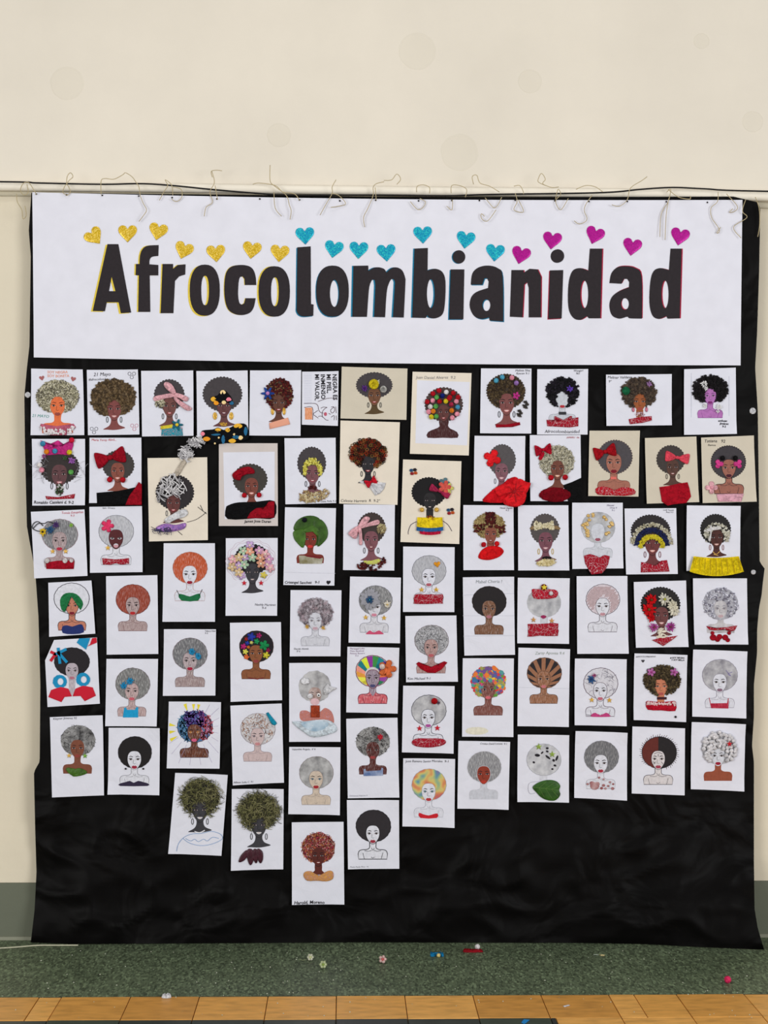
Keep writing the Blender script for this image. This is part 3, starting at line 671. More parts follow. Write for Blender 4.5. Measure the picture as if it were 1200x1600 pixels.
dress(S, [(420.5, 661), (450, 652.5), (453.5, 663), (421.5, 670.5)], M((226, 160, 134), 'paper'), L=6)
# lettered sheet
S = sheet('small sheet turned sideways with black capitals and a half-coloured line drawing', ((472, 581), (529, 580), (528, 665.5), (471.7, 663.5)))
for i, tx in enumerate(('NEGRA ES', 'MI PIEL,', 'INMENSO', 'MI VALOR.')): S.text(tx, 520.2-9.3*i, 584.5, 6.6, INKM, rot=90, sh=0, bold=.025, sx=(.98, 1.0, .98, .96)[i], name='capital_lettering')
q = lambda *p: [(460+u/15, 570+v/15) for u, v in crs(list(p), 4, False)]
S.lines('line_drawing', [q((225, 905), (470, 905), (550, 960), (570, 1060), (620, 1120), (680, 1130)), q((660, 1230), (650, 1120), (700, 1040), (760, 1000)), q((560, 1210), (640, 1205), (740, 1290), (800, 1300)), q((550, 860), (640, 830), (760, 790), (880, 780), (990, 800)), q((860, 990), (930, 990), (940, 1080), (880, 1130), (850, 1060), (930, 990)), q((860, 1230), (930, 1190), (930, 1300)), q((970, 980), (980, 1130)), q((980, 1190), (985, 1300)), q((800, 1140), (850, 1160)), q((620, 1020), (680, 990), (770, 1000)), q((230, 1000), (420, 1000), (430, 1290)), q((435, 1150), (550, 1070)), q((435, 1160), (560, 1250))], .8, M((90, 66, 74)), 2)
S.flat('dress', [(476.5, 637), (488, 637), (488, 655.5), (476.5, 655.5)], M((228, 152, 108), 'pencil', ang=80, lt=.3), 1)
S.flat('lips', se(508.5, 647, 2.4, 3, 2, 12), M((190, 90, 110)), 3)
S.lines('ruled_line', [[(475, 584+2.6*i), (487, 584+2.6*i)] for i in range(19)], .25, M((160, 165, 190)), 1)
S = sheet('beige landscape sheet with dark scalloped afro and purple, yellow and silver blooms', ((534, 573), (636.6, 576), (635, 656), (532, 654)), BG2)
figure(S, 'A', 584.8, 602, 28.5, 20.5, 585, 618, 24, DK, (110, 74, 52), hoops=(70, 72, 72), hn=34, bustcol=(84, 66, 40))
S.petals(569.5, 607, 6.5, M((84, 40, 120)), M((60, 20, 90)), n=7); S.puff('rose', hairshape(584, 600.5, 8, 8, 'rough', seed=3), M((228, 206, 40), 'crepe'), 8, .012, wr=.9, label='yellow paper rose')
S.petals(590, 597, 5, M((222, 220, 200)), n=4); S.puff('rose', hairshape(599, 608.3, 5.5, 5.5, 'rough', seed=5), M((190, 188, 184), 'crepe'), 8, .01, wr=.9, label='silver grey rose')
S = sheet('drawing on beige card with an afro crowded with many coloured pom-poms', ((644.7, 580.8), (736.8, 583), (732.5, 711.7), (640.4, 709)), BGE, curl=0)
S.flat('backing_sheet', [(651.8, 594), (734, 597), (730, 696), (649, 692.4)], M(WHT, 'paper'), .5)
figure(S, 'A', 693.4, 632, 30, 27, 693, 644, 22, (74, 58, 56), (96, 56, 54), bust=False, hn=34)
S.flat('bust', [(f, g) for f, g in crs([(686, 655), (701, 655), (700, 665), (704, 670), (714, 675), (715, 684), (692, 684), (668, 684), (669, 675), (680, 670), (687, 666)], 2)], M((68, 30, 32), 'pencil', ang=80, lt=.1), 2.5)
g = lambda u, v: (520+u/3.529, 570+v/3.529)
for u, v, c in ((585, 143, 'r'), (625, 152, 'w'), (663, 157, 'r'), (552, 160, 'r'), (572, 180, 'g'), (604, 172, 'n'), (645, 180, 'r'), (690, 180, 'r'), (520, 205, 'r'), (550, 198, 'p'), (588, 203, 'r'), (622, 202, 'y'), (680, 203, 'p'), (537, 232, 'w'), (567, 230, 'g'), (652, 220, 'm'), (688, 235, 'b'), (528, 260, 'p'), (553, 257, 'o'), (655, 253, 'o'), (685, 272, 'p'), (543, 288, 'y'), (570, 285, 'g'), (658, 293, 'p'), (640, 188, 'r')):
    x, y = g(u, v); S.ball(x, y, 3.9, M(PC[c], 'crepe'), 4)
S.text('Juan Daniel Alvarez  9.2', 650, 592, 4.6, M((130, 128, 130)))
S = sheet('drawing with brown curly hair, four pastel pom-poms on top and one magenta flower', ((751.6, 575.6), (830.4, 576), (830, 677.4), (750, 677)))
figure(S, 'A', 790.4, 612, 30.5, 28, 791.5, 629.5, 29, (62, 50, 40), (122, 72, 70), lip=(210, 140, 140), hoops=(50, 54, 60), hn=40)
S.scatter('curled_paper_hair', hring(S, -.05), 330, 'clump', 1.9, [M(c) for c in ((76, 62, 44), (58, 46, 34), (92, 76, 52))], 3)
poms(S, ((775, 595, PC['c']), (784.4, 589.8, PC['c']), (799.4, 590.6, PC['p']), (806.4, 598.8, PC['v'])), 4)
S.flower(806.5, 618.5, 6.3, M((206, 60, 150), 'crepe'), M((150, 20, 90)))
for a, b, r in ((821, 633, 6.5), (811.5, 646.5, 6)): S.scatter('hair_clipping', ell(a, b, r*.6, r), 26, 'clump', 1.6, [M((70, 64, 60)), M((50, 46, 44))], 3)
dress(S, [(774, 663), (790, 663.5), (812, 659.5), (813, 664), (800, 667.5), (775, 668)], RED)
S.text('Melissa Silva\n Rincon 9-1', 805, 580.5, 3.4, INKM)
S = sheet('drawing with black fuzzy hair, blank white face, black choker and red crackled dress', ((839.4, 577), (919, 576.6), (918, 679), (839, 679)))
figure(S, 'B', 879, 613, 24, 22, 878.5, 624, 24, (24, 20, 26), (196, 200, 208), lip=(170, 44, 54), eyes=False, outline=(150, 150, 160), lw=.5)
S.scatter('fuzzy_hair', hring(S, .08, .95), 330, 'clump', 2.1, [M(c) for c in ((18, 16, 22), (34, 28, 40), (12, 12, 14))], 3)
S.petals(890, 608, 6, M((94, 60, 170)), n=6, L=14)
S.slab('choker', [(873, 643.5), (884.5, 643.5), (884.5, 648), (873, 648)], M((50, 50, 54)), 6, .001)
dress(S, [(853.6, 656), (866, 657), (866, 650.5), (868, 650.5), (868, 656), (879, 659), (891, 655), (891, 650), (893.5, 650), (893.5, 654), (903.6, 652), (903.5, 666), (890, 668), (855, 666)])
S.text('Afrocolombianidad', 851, 676.5, 5, INKM, sh=.1, sx=1.02); S.text('Wangari\n   901', 896, 580.5, 3.2, INKM)
S = sheet('landscape sheet with brown crumpled afro, green pom-pom and pink drop earrings', ((946.8, 585.5), (1049.5, 584.5), (1049.5, 664.5), (947.5, 665.5)))
figure(S, 'B', 998, 614, 26, 23, 999.5, 627.5, 24, (70, 58, 50), (150, 84, 48), lip=(160, 70, 60), style='rough', bust=False)
S.flat('neck', rect(994, 640, 1005, 652), M((150, 84, 48)), 1)
S.scatter('crumpled_hair', hring(S, .06), 330, 'clump', 2.2, [M(c) for c in ((78, 64, 54), (60, 50, 44), (92, 78, 64))], 3)
S.ball(977.5, 611, 6.5, M((24, 100, 64), 'crepe'), 8, sq=.5); S.petals(1014, 600.5, 5.5, M((150, 110, 160)), n=6, L=14)
for x in (989.3, 1010): S.puff('earring', se(x, 640, 2.2, 4, 2, 10), M((190, 110, 130), 'glitter'), 6, .003, label='pink drop earring')
S.scatter('bead_necklace', ell(999.5, 648, 7, 4), 40, 'clump', 1.1, [M((215, 190, 196)), M((170, 140, 150))], 4)
dress(S, [(982, 655), (1000, 651.5), (1018, 650), (1018.5, 657), (1003, 661), (984, 663)])
S.text('Melinar Valdano', 949, 591.5, 4.2, INKM); S.text('9°', 950.5, 598, 4, INKM)
S = sheet('drawing with shaggy black hair, violet-pink skin and white blossoms as earrings', ((1068.8, 577), (1149.5, 574.5), (1150.8, 678), (1068.8, 679.5)))
figure(S, 'B', 1109, 609, 25, 20.5, 1109.5, 618.5, 22.5, (20, 18, 20), (176, 112, 178), lip=(120, 40, 110), outline=(120, 70, 130), lw=.6, eyecol=(60, 30, 80), brow=(90, 40, 100))
S.scatter('shaggy_hair', ell(1109, 609, 28, 22.5, hole=(1109.5, 621, 9.5, 15)), 420, 'clump', 2.1, [M(c) for c in ((14, 13, 14), (26, 22, 26))], 5)
for x, y, r in ((1099.5, 600, 7), (1102, 607, 5), (1101, 634, 5), (1123, 636, 6), (1121, 643, 4)): S.petals(x, y, r, M((216, 216, 216)), n=5, L=14, label='white blossom')
S.lines('ruled_line', [[(1080, 583), (1080, 652)], [(1139, 588), (1139, 650)]], .5, M((180, 184, 200)), 1)
S.text('anthuan\n  jiménez\n     9-2', 1122, 659, 3.2, INKM, bold=.03)
# ================= second row
S = sheet('drawing with a pink felt crown and mixed pom-poms, name written below', ((50, 685.8), (133, 685.8), (133, 789.5), (50.8, 790)), up=.002)
figure(S, 'A', 93, 730, 31, 27, 93, 741, 30, (52, 46, 46), (96, 64, 68), lip=(196, 120, 130), hoops=(60, 60, 66), hn=36, bust=False)
S.flat('neck', rect(87.5, 756, 98.5, 772), M((96, 64, 68)), 1)
S.scatter('paper_garland', ell(93, 765, 6, 9), 40, 'clump', 1.9, [M((40, 60, 40)), M((200, 200, 200)), M((60, 80, 50))], 4)
S.scatter('loose_thread', ell(93, 735, 44, 22, hole=(93, 735, 26, 26)), 30, 'fiber', 7, [M((150, 150, 156))], 5, asp=.35)
S.puff('crown', [(63.5, 688), (76, 695), (91, 688), (102, 696), (114.5, 686), (115, 696), (110, 711.5), (92, 710), (73, 711.5)], M((200, 48, 130), 'crepe'), 9, .004, label='pink felt crown')
poms(S, ((67.5, 693.5, PC['b']), (73.5, 706, PC['o']), (86.5, 705, PC['b']), (109, 707, PC['y']), (62.5, 727, PC['w']), (66, 734.5, PC['p']), (111.5, 738, PC['g']), (112.5, 688, (214, 30, 60))), 4.2)
S.petals(113, 720, 7, M((150, 90, 170)), n=6, L=10); S.petals(69, 713, 5, M((140, 60, 120)), n=6, L=10); S.petals(102, 716, 4.5, M((60, 90, 50)), n=6, L=8)
dress(S, [(71, 775), (90, 777), (117.5, 771.5), (116, 779), (95, 780), (73, 780.5)])
S.text('Ronaldo Cassiani d. 9-2', 53, 787, 4.7, INKM, bold=.02, sx=1.0)
S = sheet('plain white sheet with crimson bow, pom earrings and black dress reaching the sheet edge', ((140, 684), (221, 684), (221, 785.5), (139.5, 786)), up=.003)
figure(S, 'A', 185, 727, 25, 23.5, 184, 736, 26, (62, 58, 56), (134, 76, 64), lip=(216, 150, 140))
dress(S, [(151, 770), (185, 767), (218, 760), (221, 788), (152, 788)], M((12, 12, 14), 'crepe'), wr=.2)
dress(S, [(217, 753), (222, 757), (222, 789), (196, 789), (202, 775), (211, 763)], RED, 'sleeve', L=12, t=.006)
S.bow(172.5, 715, 48, 25, -14, RED); poms(S, ((172, 749.5, PC['r']), (192.5, 750, PC['r'])), 4.4, 'pom_earring')
S.text('Maria Yeray Abril...', 143, 689, 3.6, M((190, 40, 50)))
S = sheet('beige sheet with tall white feathers rising from black hair', ((230.5, 715.8), (323.8, 714.5), (325, 843.8), (233, 846)), BGE)
figure(S, 'A', 273.3, 769.5, 30, 28, 271, 786, 26, (44, 40, 42), (98, 56, 54), hn=38, hoops=(80, 80, 84))
FE = [M(c) for c in ((196, 194, 196), (214, 212, 214), (150, 148, 152))]
S.scatter('white_feather', inpoly([(245, 768), (256, 748), (268, 742), (282, 748), (290, 762), (282, 775), (262, 776), (246, 782)]), 60, 'fiber', 7.5, FE, 8, asp=1.5, spread=.006)
S.puff('feather_quill', crs([(272, 742), (283, 722), (290, 716), (294, 718), (285, 733), (278, 744)], 3), M((190, 178, 162), 'crepe'), 9, .006, label='grey-brown feather quill')
S.scatter('white_feather', ell(290, 709, 9, 11), 55, 'fiber', 5.5, FE, 8, asp=1.4, spread=.008)
S.scatter('white_feather', ell(307, 691, 11, 5), 45, 'fiber', 5.5, FE, 8, asp=1.6, spread=.006)
S.puff('torn_paper', crs([(257, 812), (270, 803), (288, 795), (294, 802), (288, 808), (275, 812), (262, 818)], 3), WPAP, 8, .006, wr=.9, label='silver torn paper')
S.puff('foil_scrap', crs([(244, 824), (258, 818), (275, 820), (290, 817), (288, 826), (268, 831), (248, 830)], 3), M((170, 120, 190), 'glitter', c2=(90, 80, 160)), 8, .005, label='violet foil scrap')
S.scatter('black_feather', ell(256, 829, 16, 3), 26, 'fiber', 5, [M((50, 48, 80))], 16, asp=.8)
S.lines('feather_barb', [crs([(292, 816), (306, 812), (318, 804), (322, 800)], 3, False), crs([(309, 792), (314, 796), (323, 803)], 3, False), [(313, 789), (317, 798)], crs([(236, 823), (242, 826), (250, 829)], 3, False), [(278, 830), (285, 836)]], .8, M((54, 50, 52)), 4)
S = sheet('grey-beige card with white inner sheet, red bow and black-crimson dress', ((342, 692.6), (433.7, 692.6), (434.3, 821.8), (342, 821.8)), (205, 196, 192), curl=0)
S.flat('backing_sheet', [(348.8, 706.8), (429.3, 705.8), (429, 811), (351, 811)], M(WHT, 'paper'), .5)
figure(S, 'A', 391, 749, 27, 24.5, 393, 759.7, 26, (62, 58, 54), (120, 66, 56), lip=(216, 150, 140))
dress(S, crs([(353, 794), (358, 789), (372, 785), (400, 784), (429, 783), (428.5, 809), (400, 810), (356, 811)], 3), M((12, 12, 14), 'crepe'), wr=.2, t=.003)
dress(S, [(429, 783), (428.5, 809), (386, 810), (391, 801), (400, 794), (415, 792), (420, 784)], RED, 'sleeve', L=12)
S.puff('bow', crs([(363, 741), (373, 733), (388, 729), (397, 734), (397, 740), (386, 741), (377, 746), (375, 751), (366, 748)], 3), RED, 8, .01, wr=1)
poms(S, ((382, 774, PC['r']), (405, 773.5, PC['r'])), 4, 'pom_earring'); S.text('James Jose Duran', 382, 816.5, 4.2, INKM, bold=.02)
S = sheet('drawing with a yellow-seeded hairband arch and a cream seed shawl', ((444.5, 684.8), (524.4, 684), (525.3, 786), (446, 788)))
figure(S, 'A', 487, 724, 22.5, 26, 488.4, 740, 26, DK, (118, 76, 82), lip=(140, 40, 60), hoops=(70, 70, 74))
S.scatter('yellow_seed_band', ell(488, 736, 15, 20, hole=(488, 742, 10, 17), ymax=742), 160, 'grain', 1.2, [M((206, 196, 80)), M((170, 160, 60)), M((226, 220, 120))], 4)
S.scatter('garnet_choker', ell(488.4, 762, 8, 2.4), 26, 'clump', 1.6, BEAN, 4)
S.scatter('cream_seed_shawl', inpoly([(469, 772), (476, 767), (490, 770), (505, 765), (516, 768), (512, 776), (500, 783), (480, 785), (468, 782)]), 170, 'grain', 1.3, [M((206, 192, 156)), M((170, 150, 110)), M((150, 120, 84))], 4)
S.text('Luisa Peña 9-2', 501, 784.5, 3, INKM)
RB = [M(c) for c in ((110, 40, 30), (176, 62, 34), (60, 54, 30), (46, 24, 22), (150, 110, 60))]
S = sheet('beige sheet with hair of rubber rings and a pleated white bow tie', ((532, 657), (624.8, 659.8), (621, 788.8), (530, 786.8)), BGE)
figure(S, 'A', 575, 709, 28, 22.5, 575, 725, 25, (40, 26, 24), (44, 42, 46), lip=(150, 40, 50), hoops=(60, 60, 60))
S.scatter('rubber_ring_hair', hring(S, .06), 260, 'ring', 2.5, RB, 3, spread=.004)
S.puff('pleated_tie', [(582, 752), (603, 754.5), (600, 764), (594, 771), (586, 774.5), (577, 761)], WPAP, 4, .005, wr=1); S.puff('pleated_tie', [(568, 751), (560, 753), (570, 757)], WPAP, 4, .003)
S.lines('pleat', [[(580, 758), (x, y)] for x, y in ((600, 757), (599, 763), (596, 768), (591, 772))], .6, M((170, 170, 180)), 16)
S.bow(579.5, 753, 18, 13, -28, M((206, 24, 44), 'crepe'), L=8); S.text('Celeste Herrera  R  9-2°', 532, 784.5, 4.4, M((60, 58, 60)))
S = sheet('beige sheet with jet-black afro, ribbon flower and a yellow, blue and red striped dress', ((629.7, 718), (721, 720.7), (717.5, 850), (625.7, 846.8)), BGE)
figure(S, 'A', 670, 769, 27, 23.5, 671.6, 782, 24, (22, 20, 22), (40, 38, 40), lip=(26, 24, 26), hn=34, bust=False)
S.flat('neck', rect(666, 796, 677, 812), M((40, 38, 40)), 1)
S.bow(687, 768, 34, 11, 26, M((176, 44, 84), 'crepe'), L=8)
for x, y, r, c in ((694, 755, 9, (90, 120, 130)), (700, 763, 9, (206, 200, 110)), (694.5, 761, 10.5, (226, 96, 84))): S.flower(x, y, r, M(c, 'crepe'), None, L=10 if c[0] < 220 else 18, t=.006, label='coral ribbon flower' if c[0] > 220 else None)
for x in (659, 682): S.ball(x, 796.5, 3.6, GOLD, 5, 'earring'); 
S.scatter('bead_choker', ell(671, 810, 8, 4), 40, 'clump', 1.4, [M((160, 90, 30)), M((110, 40, 30)), M((190, 130, 40))], 5)
def pleated(S, name, x0, x1, y0, y1, m, L, bow_=0, flare=0, n=18, amp=.004):
    V = []; Fc = []
    for i in range(n+1):
        t = i/n; zz = L*LAY+.002+amp*(.5+.5*math.sin(i*2.2)); bw = bow_*(1-(2*t-1)**2)
        V.append(S.W((x0+(x1-x0)*t, y0+bw*.35), zz)); V.append(S.W((x0-flare+(x1-x0+2*flare)*t, y1+bw), zz+amp*.6))
    for i in range(n): Fc.append((2*i, 2*i+2, 2*i+3, 2*i+1))
    return mesh_obj(name, V, Fc, m, S.root)
pleated(S, 'yellow_band', 652, 691, 808, 823, M((236, 206, 30), 'crepe'), 6, 2, 1); pleated(S, 'blue_band', 651, 692, 822, 829, M((44, 100, 160), 'crepe'), 5, 2, .5); pleated(S, 'red_band', 655, 689, 829, 834, M((190, 24, 60), 'crepe'), 4, 2, -1)
S.lines('arm_outline', [crs([(651, 815), (642, 820), (638, 830), (638, 835)], 3, False), crs([(692, 814), (700, 820), (706, 830)], 3, False)], .9, M((70, 60, 80)), 3)
for x, y in ((646, 737), (704, 799)):
    b_ = None
    for i, c in enumerate(((190, 80, 30), (150, 30, 40), (40, 80, 120), (40, 30, 36))):
        a = .6+i*1.57; o = S.puff('butterfly' if not b_ else 'wing', [(x+4*math.cos(a)+4.2*math.cos(t)*.8, y+3.6*math.sin(a)+3.4*math.sin(t)*.8) for t in (0, 1, 2, 3, 4, 5)], M(c, 'glitter'), 4+i, .002, parent=b_); b_ = b_ or o
S = sheet('drawing with a scarlet petal on the hair and a huge scarlet hibiscus', ((741.4, 681), (820.6, 681.4), (820, 783), (740, 783)), up=.006)
figure(S, 'A', 784.5, 719, 21.5, 25, 783.6, 736.4, 25, (82, 78, 80), (124, 84, 94), lip=(200, 150, 160), hoops=(120, 120, 126))
HIB = M((226, 30, 38), 'crepe'); HI2 = M((206, 18, 30), 'crepe')
S.flower(769, 716, 14, HIB, None, n=4, L=8, t=.006, rot=.4, label='scarlet petal')
S.puff('petal_dress', crs([(755, 784), (762, 772), (775, 762), (790, 755), (800, 765), (795, 784)], 3), HI2, 6, .004, wr=.7)
S.puff('hibiscus_petal', crs([(784, 760), (792, 750), (804, 745), (810, 750), (804, 764), (790, 768)], 3), HI2, 8, .007, wr=.7)
for q in ([(802, 768), (800, 752), (812, 748), (822, 753), (829, 755), (826, 764), (820, 772), (806, 772)], [(802, 768), (812, 768), (822, 770), (819, 785), (808, 792), (795, 791), (786, 786), (788, 777)], [(802, 768), (790, 772), (778, 776), (772, 764), (785, 757), (800, 756)]):
    S.puff('hibiscus_petal', crs(q, 3), HIB, 14, .01, wr=.8)
S.lines('petal_vein', [[(803, 768), (803+r*math.cos(a), 768+r*math.sin(a))] for a, r in ((-1.3, 13), (-.7, 15), (0, 14), (.7, 13), (1.4, 17), (2.2, 13), (2.9, 12), (3.8, 12))], 1.0, M((150, 8, 18)), 42)
S = sheet('drawing with white-grey seed afro, red ribbon bow and black shoulder over red crepe', ((827.6, 680), (907, 679.6), (908.4, 783), (828.6, 783)), up=.002)
figure(S, 'A', 870, 721, 27, 25, 871, 732.5, 26, (150, 146, 128), (112, 66, 54), lip=(214, 160, 130))
S.scatter('seed_hair', hring(S, .02), 800, 'grain', .95, [M((206, 202, 186)), M((160, 156, 136)), M((110, 106, 92)), M((186, 180, 156))], 3, asp=1.9)
dress(S, [(880, 758), (894, 753), (909, 746), (909.5, 785), (888, 785)], M((12, 12, 13), 'crepe'), 'black_sleeve', wr=.1, L=4, t=.002)
dress(S, hairshape(867, 773, 25, 11.5, 'rough', seed=4), M((120, 6, 22), 'crepe'), L=8, t=.007)
S.bow(848.5, 703, 26, 17, -8, M((176, 14, 40), 'crepe')); S.puff('bow_tail', crs([(846, 706), (841, 717), (846, 719), (851, 708)], 2), M((176, 14, 40), 'crepe'), 6, .004)
poms(S, ((860.4, 746.5, PC['r']), (882.6, 746, PC['r'])), 4.4, 'pom_earring'); S.text('AMARU  9A', 885, 685, 2.8, M((170, 40, 50)))
S = sheet('cream sheet with tan bare shoulders, red side bow and glossy red bustier', ((921, 673), (999.5, 673), (997.5, 776), (919, 775)), BG2)
figure(S, 'B', 961, 714, 27, 26.5, 959, 723, 29, (74, 70, 74), (160, 104, 88), lip=(120, 20, 36), style='scallop', hn=40, outline=(80, 50, 50), lw=.5)
S.bow(945, 706, 35, 20, -14, M((164, 14, 26), 'crepe')); S.slab('choker', rect(954, 745, 963, 749), M((220, 110, 100)), 6, .001)
dress(S, crs([(930, 764), (940, 760), (952, 762), (960, 766), (972, 761), (990, 764), (992, 772), (975, 775), (955, 774), (934, 773)], 2), M((176, 10, 30), 'scraps'))
S = sheet('cream sheet with a coral felt bow and solid crimson dress', ((1007.5, 684.5), (1088, 682), (1092, 784.5), (1010.5, 787)), BG2, up=.002)
figure(S, 'A', 1048, 718, 22.5, 22.5, 1051, 730, 23.5, (62, 56, 54), (84, 58, 50), lip=(120, 60, 60), hoops=(90, 84, 78))
S.bow(1058, 715, 38, 16, 8, M((226, 74, 92), 'crepe'), t=.005)
dress(S, [(1030, 761), (1045, 759), (1060, 755.5), (1074, 753.5), (1077, 763), (1079.5, 776), (1072, 786), (1052, 788), (1043, 790), (1034, 784)], M((170, 14, 34), 'crepe'), L=6)
S = sheet('cream sheet with small magenta hair bows, outlined brown shoulders and a pale pink rosette', ((1095.5, 683.8), (1177.5, 680.5), (1182, 783.8), (1098, 786)), BG2)
figure(S, 'B', 1138, 722, 27, 25.5, 1138.8, 731, 26.5, (62, 58, 62), (152, 98, 84), lip=(70, 24, 40), style='scallop', hn=44, outline=(40, 30, 34), lw=.9)
for x, sg in ((1123, -1), (1153, 1)):
    S.flower(x, 725, 7.4, M((214, 66, 142), 'crepe'), None, n=3, rot=math.pi if sg > 0 else 0, label='magenta hair bow'); S.ball(x+5*-sg, 716, 4, M((20, 18, 20), 'crepe'), 8)
dress(S, [(1119, 772), (1162, 771.5), (1158, 784), (1122, 784)], M((226, 170, 186), 'crepe')); S.flower(1111.5, 762, 10, M((236, 176, 186), 'crepe'), M((220, 150, 165)), label='pale pink rosette', n=4)
S.text('Tatiana   92', 1100, 691.5, 5, INKM); S.text('Ramos', 1106, 697, 3.2, INKM)
# ================= third row
S = sheet('drawing with grey pencilled hair and black and yellow yarn tangle at its upper left', ((48.3, 799.7), (132, 796), (137, 899.7), (53.7, 903.7)))
figure(S, 'B', 93.7, 835.5, 28, 24.5, 93, 845, 27, (126, 126, 130), (170, 150, 152), lip=(176, 40, 64), hairkind='pencil', hang=5, skinkind='pencil', outline=(150, 120, 124), lw=.5)
dress(S, [(71.7, 879), (90, 876), (116, 875.5), (115.5, 889), (100, 889.5), (72.5, 889)], M((164, 14, 36), 'crepe'), L=5); 
for x in (74, 102, 112): S.ball(x, 876, 4 if x != 112 else 3, M((226, 220, 220), 'crepe'), 8, 'ruffle', sq=.4)
for x in (82.5, 102.8): S.star(x, 861.5, 4.6, GOLD)
YN = M((24, 22, 26)); S.lines('yarn_loop', [crs([(72, 829), (60, 830), (51, 825), (53, 818), (60, 815), (68, 822)], 4, False), crs([(52, 826), (60, 818), (70, 818), (76, 815), (84, 818)], 4, False)], 1.3, YN, 12)
S.petals(67.5, 831, 8, M((216, 180, 30)), YN, n=6, L=12); S.petals(79, 828, 8, M((40, 80, 120)), n=8, L=14); S.petals(88, 820, 6.5, M((70, 44, 100)), n=7, L=14); S.petals(111.5, 821, 4.5, M((140, 190, 70)), n=5, L=10)
S.text('Tomás Estupiñan', 96, 803, 3.6, M((190, 60, 80)), rot=-2); S.text('9-3', 110, 807, 3.4, M((190, 60, 80)))
S = sheet('drawing with a hot pink foam flower and a dark reddish mask face', ((139.7, 792), (222, 790.8), (223, 893.8), (140.8, 895)))
figure(S, 'B', 181.7, 830, 27, 25, 181.3, 841, 27, (186, 187, 194), (206, 207, 216), lip=(200, 150, 160), hairkind='pencil', outline=(110, 110, 118), lw=.6, bustcol=(215, 216, 225), hairlt=.3)
S.flat('face_mask', [(181.3+a*27, 841+b*27) for a, b in crs(FACE_B, 3)], M((84, 36, 40)), 4.8, holes=[se(181.3, 852.5, 4, 3.4, 2, 12), se(175.5, 841, 3.4, 1.8, 2, 10), se(187, 841, 3.4, 1.8, 2, 10)])
S.flower(168, 821.7, 10.5, M((226, 60, 104), 'crepe'), None, label='hot pink foam flower'); S.star(168.7, 856, 4.8, GOLD)
dress(S, [(159.7, 872), (180, 874), (201.7, 872), (202, 881), (190, 882.5), (181, 880), (172, 883), (161, 882)]); S.text('Sara  Orozco', 160, 795, 2.6, PEN)
S = sheet('small sheet with white afro outlined in black, green headwrap and navy top', ((75.5, 910.5), (143, 907), (149, 990), (77, 995)))
figure(S, 'B', 112, 935, 27.5, 24, 112.5, 946.5, 25, (214, 215, 224), (190, 122, 100), lip=(116, 22, 40), outline=(46, 40, 50), lw=.9)
S.puff('headwrap', crs([(96, 952), (94, 938), (99, 929), (108, 926), (119, 928), (127, 936), (130, 944), (126, 953), (123, 947), (120, 938), (112, 932), (104, 938), (101, 947), (102, 956)], 2), M((36, 120, 70), 'crepe'), 6, .001, ctr=(112, 932), label='green headwrap')
S.flat('dress', crs([(97.5, 979), (105, 977), (113, 979), (122, 976), (129, 976.5), (131, 988), (115, 991), (98, 989)], 2), M((30, 44, 104)), 3)
S = sheet('long sheet with rust-red pencilled afro, grey face and mauve shaded shoulders', ((165.8, 900.3), (246, 898.6), (247.4, 1021.7), (166.7, 1022.9)))
figure(S, 'B', 207.8, 936.7, 26.5, 23.5, 207.4, 946, 26, (150, 66, 48), (172, 150, 150), lip=(176, 36, 40), hairkind='pencil', hairlt=.2, skinkind='pencil', outline=(96, 50, 52), lw=.6)
S = sheet('drawing with bright orange-red pencilled afro, white face and green bodice with thin straps', ((255.8, 848.8), (336, 848.8), (336, 971.5), (254, 971.5)))
figure(S, 'B', 297, 887, 27, 24.5, 296.5, 897.5, 27, (190, 84, 46), (214, 216, 226), lip=(150, 30, 50), hairkind='pencil', hairlt=.3, hang=40, outline=(170, 120, 110), lw=.5)
S.flat('dress', crs([(279, 928.5), (287, 929), (296.5, 932), (306, 928.5), (313, 928), (309.5, 938.5), (284, 938.5)], 2), M((20, 104, 60)), 3)
S.lines('strap', [[(276, 922), (281, 931)], [(316, 921), (311, 931)]], .9, INKM, 3)
S = sheet('drawing whose black hair is covered by pastel foam flowers, with red star earrings', ((353, 841), (434, 840.5), (433, 962), (352.6, 962)))
figure(S, 'A', 394, 874, 28, 24, 394.5, 894, 27, (26, 24, 28), (56, 54, 60), lip=(90, 84, 90))
PAST = [(232, 168, 140), (184, 214, 184), (200, 170, 214), (226, 196, 150), (236, 180, 190), (214, 160, 196)]
rd = random.Random(12)
for i, (u, v) in enumerate(((890, 115), (835, 160), (890, 165), (965, 160), (1015, 185), (800, 215), (850, 215), (910, 215), (975, 215), (1045, 230), (750, 230), (745, 290), (800, 280), (845, 270), (980, 265), (1030, 270), (1055, 300), (800, 335), (820, 360))):
    S.flower(220+u/5.217, 830+v/5.217, 7.4, M(PAST[(i*5+2) % 6], 'crepe'), M((226, 210, 190)), L=5+(i % 3)*5, rot=rd.random()*6)
S.flower(412, 898.5, 5.6, M((216, 200, 90), 'crepe'), None, L=8)
for x in (381.6, 408): S.star(x, 911, 4.6, M((190, 24, 44)), label='red star earring')
S.lines('pencil_halo', [[(392.5+(39 if k else 36)*math.cos(a)*(1+.03*math.sin(a*14+k)), 878+(35 if k else 32)*math.sin(a)*(1+.03*math.sin(a*14+k))) for a in [2.2+i*.09 for i in range(60)]] for k in (0, 1)], .5, M((196, 170, 184)), 1)
S.text('Nashly Martinez\n        9-4', 398, 946.5, 3.6, PEN)
S = sheet('sheet with grey pencilled afro and bright blue feather bow at the right temple', ((256.4, 983), (337.5, 983.3), (336.5, 1086.8), (254.5, 1087.2)))
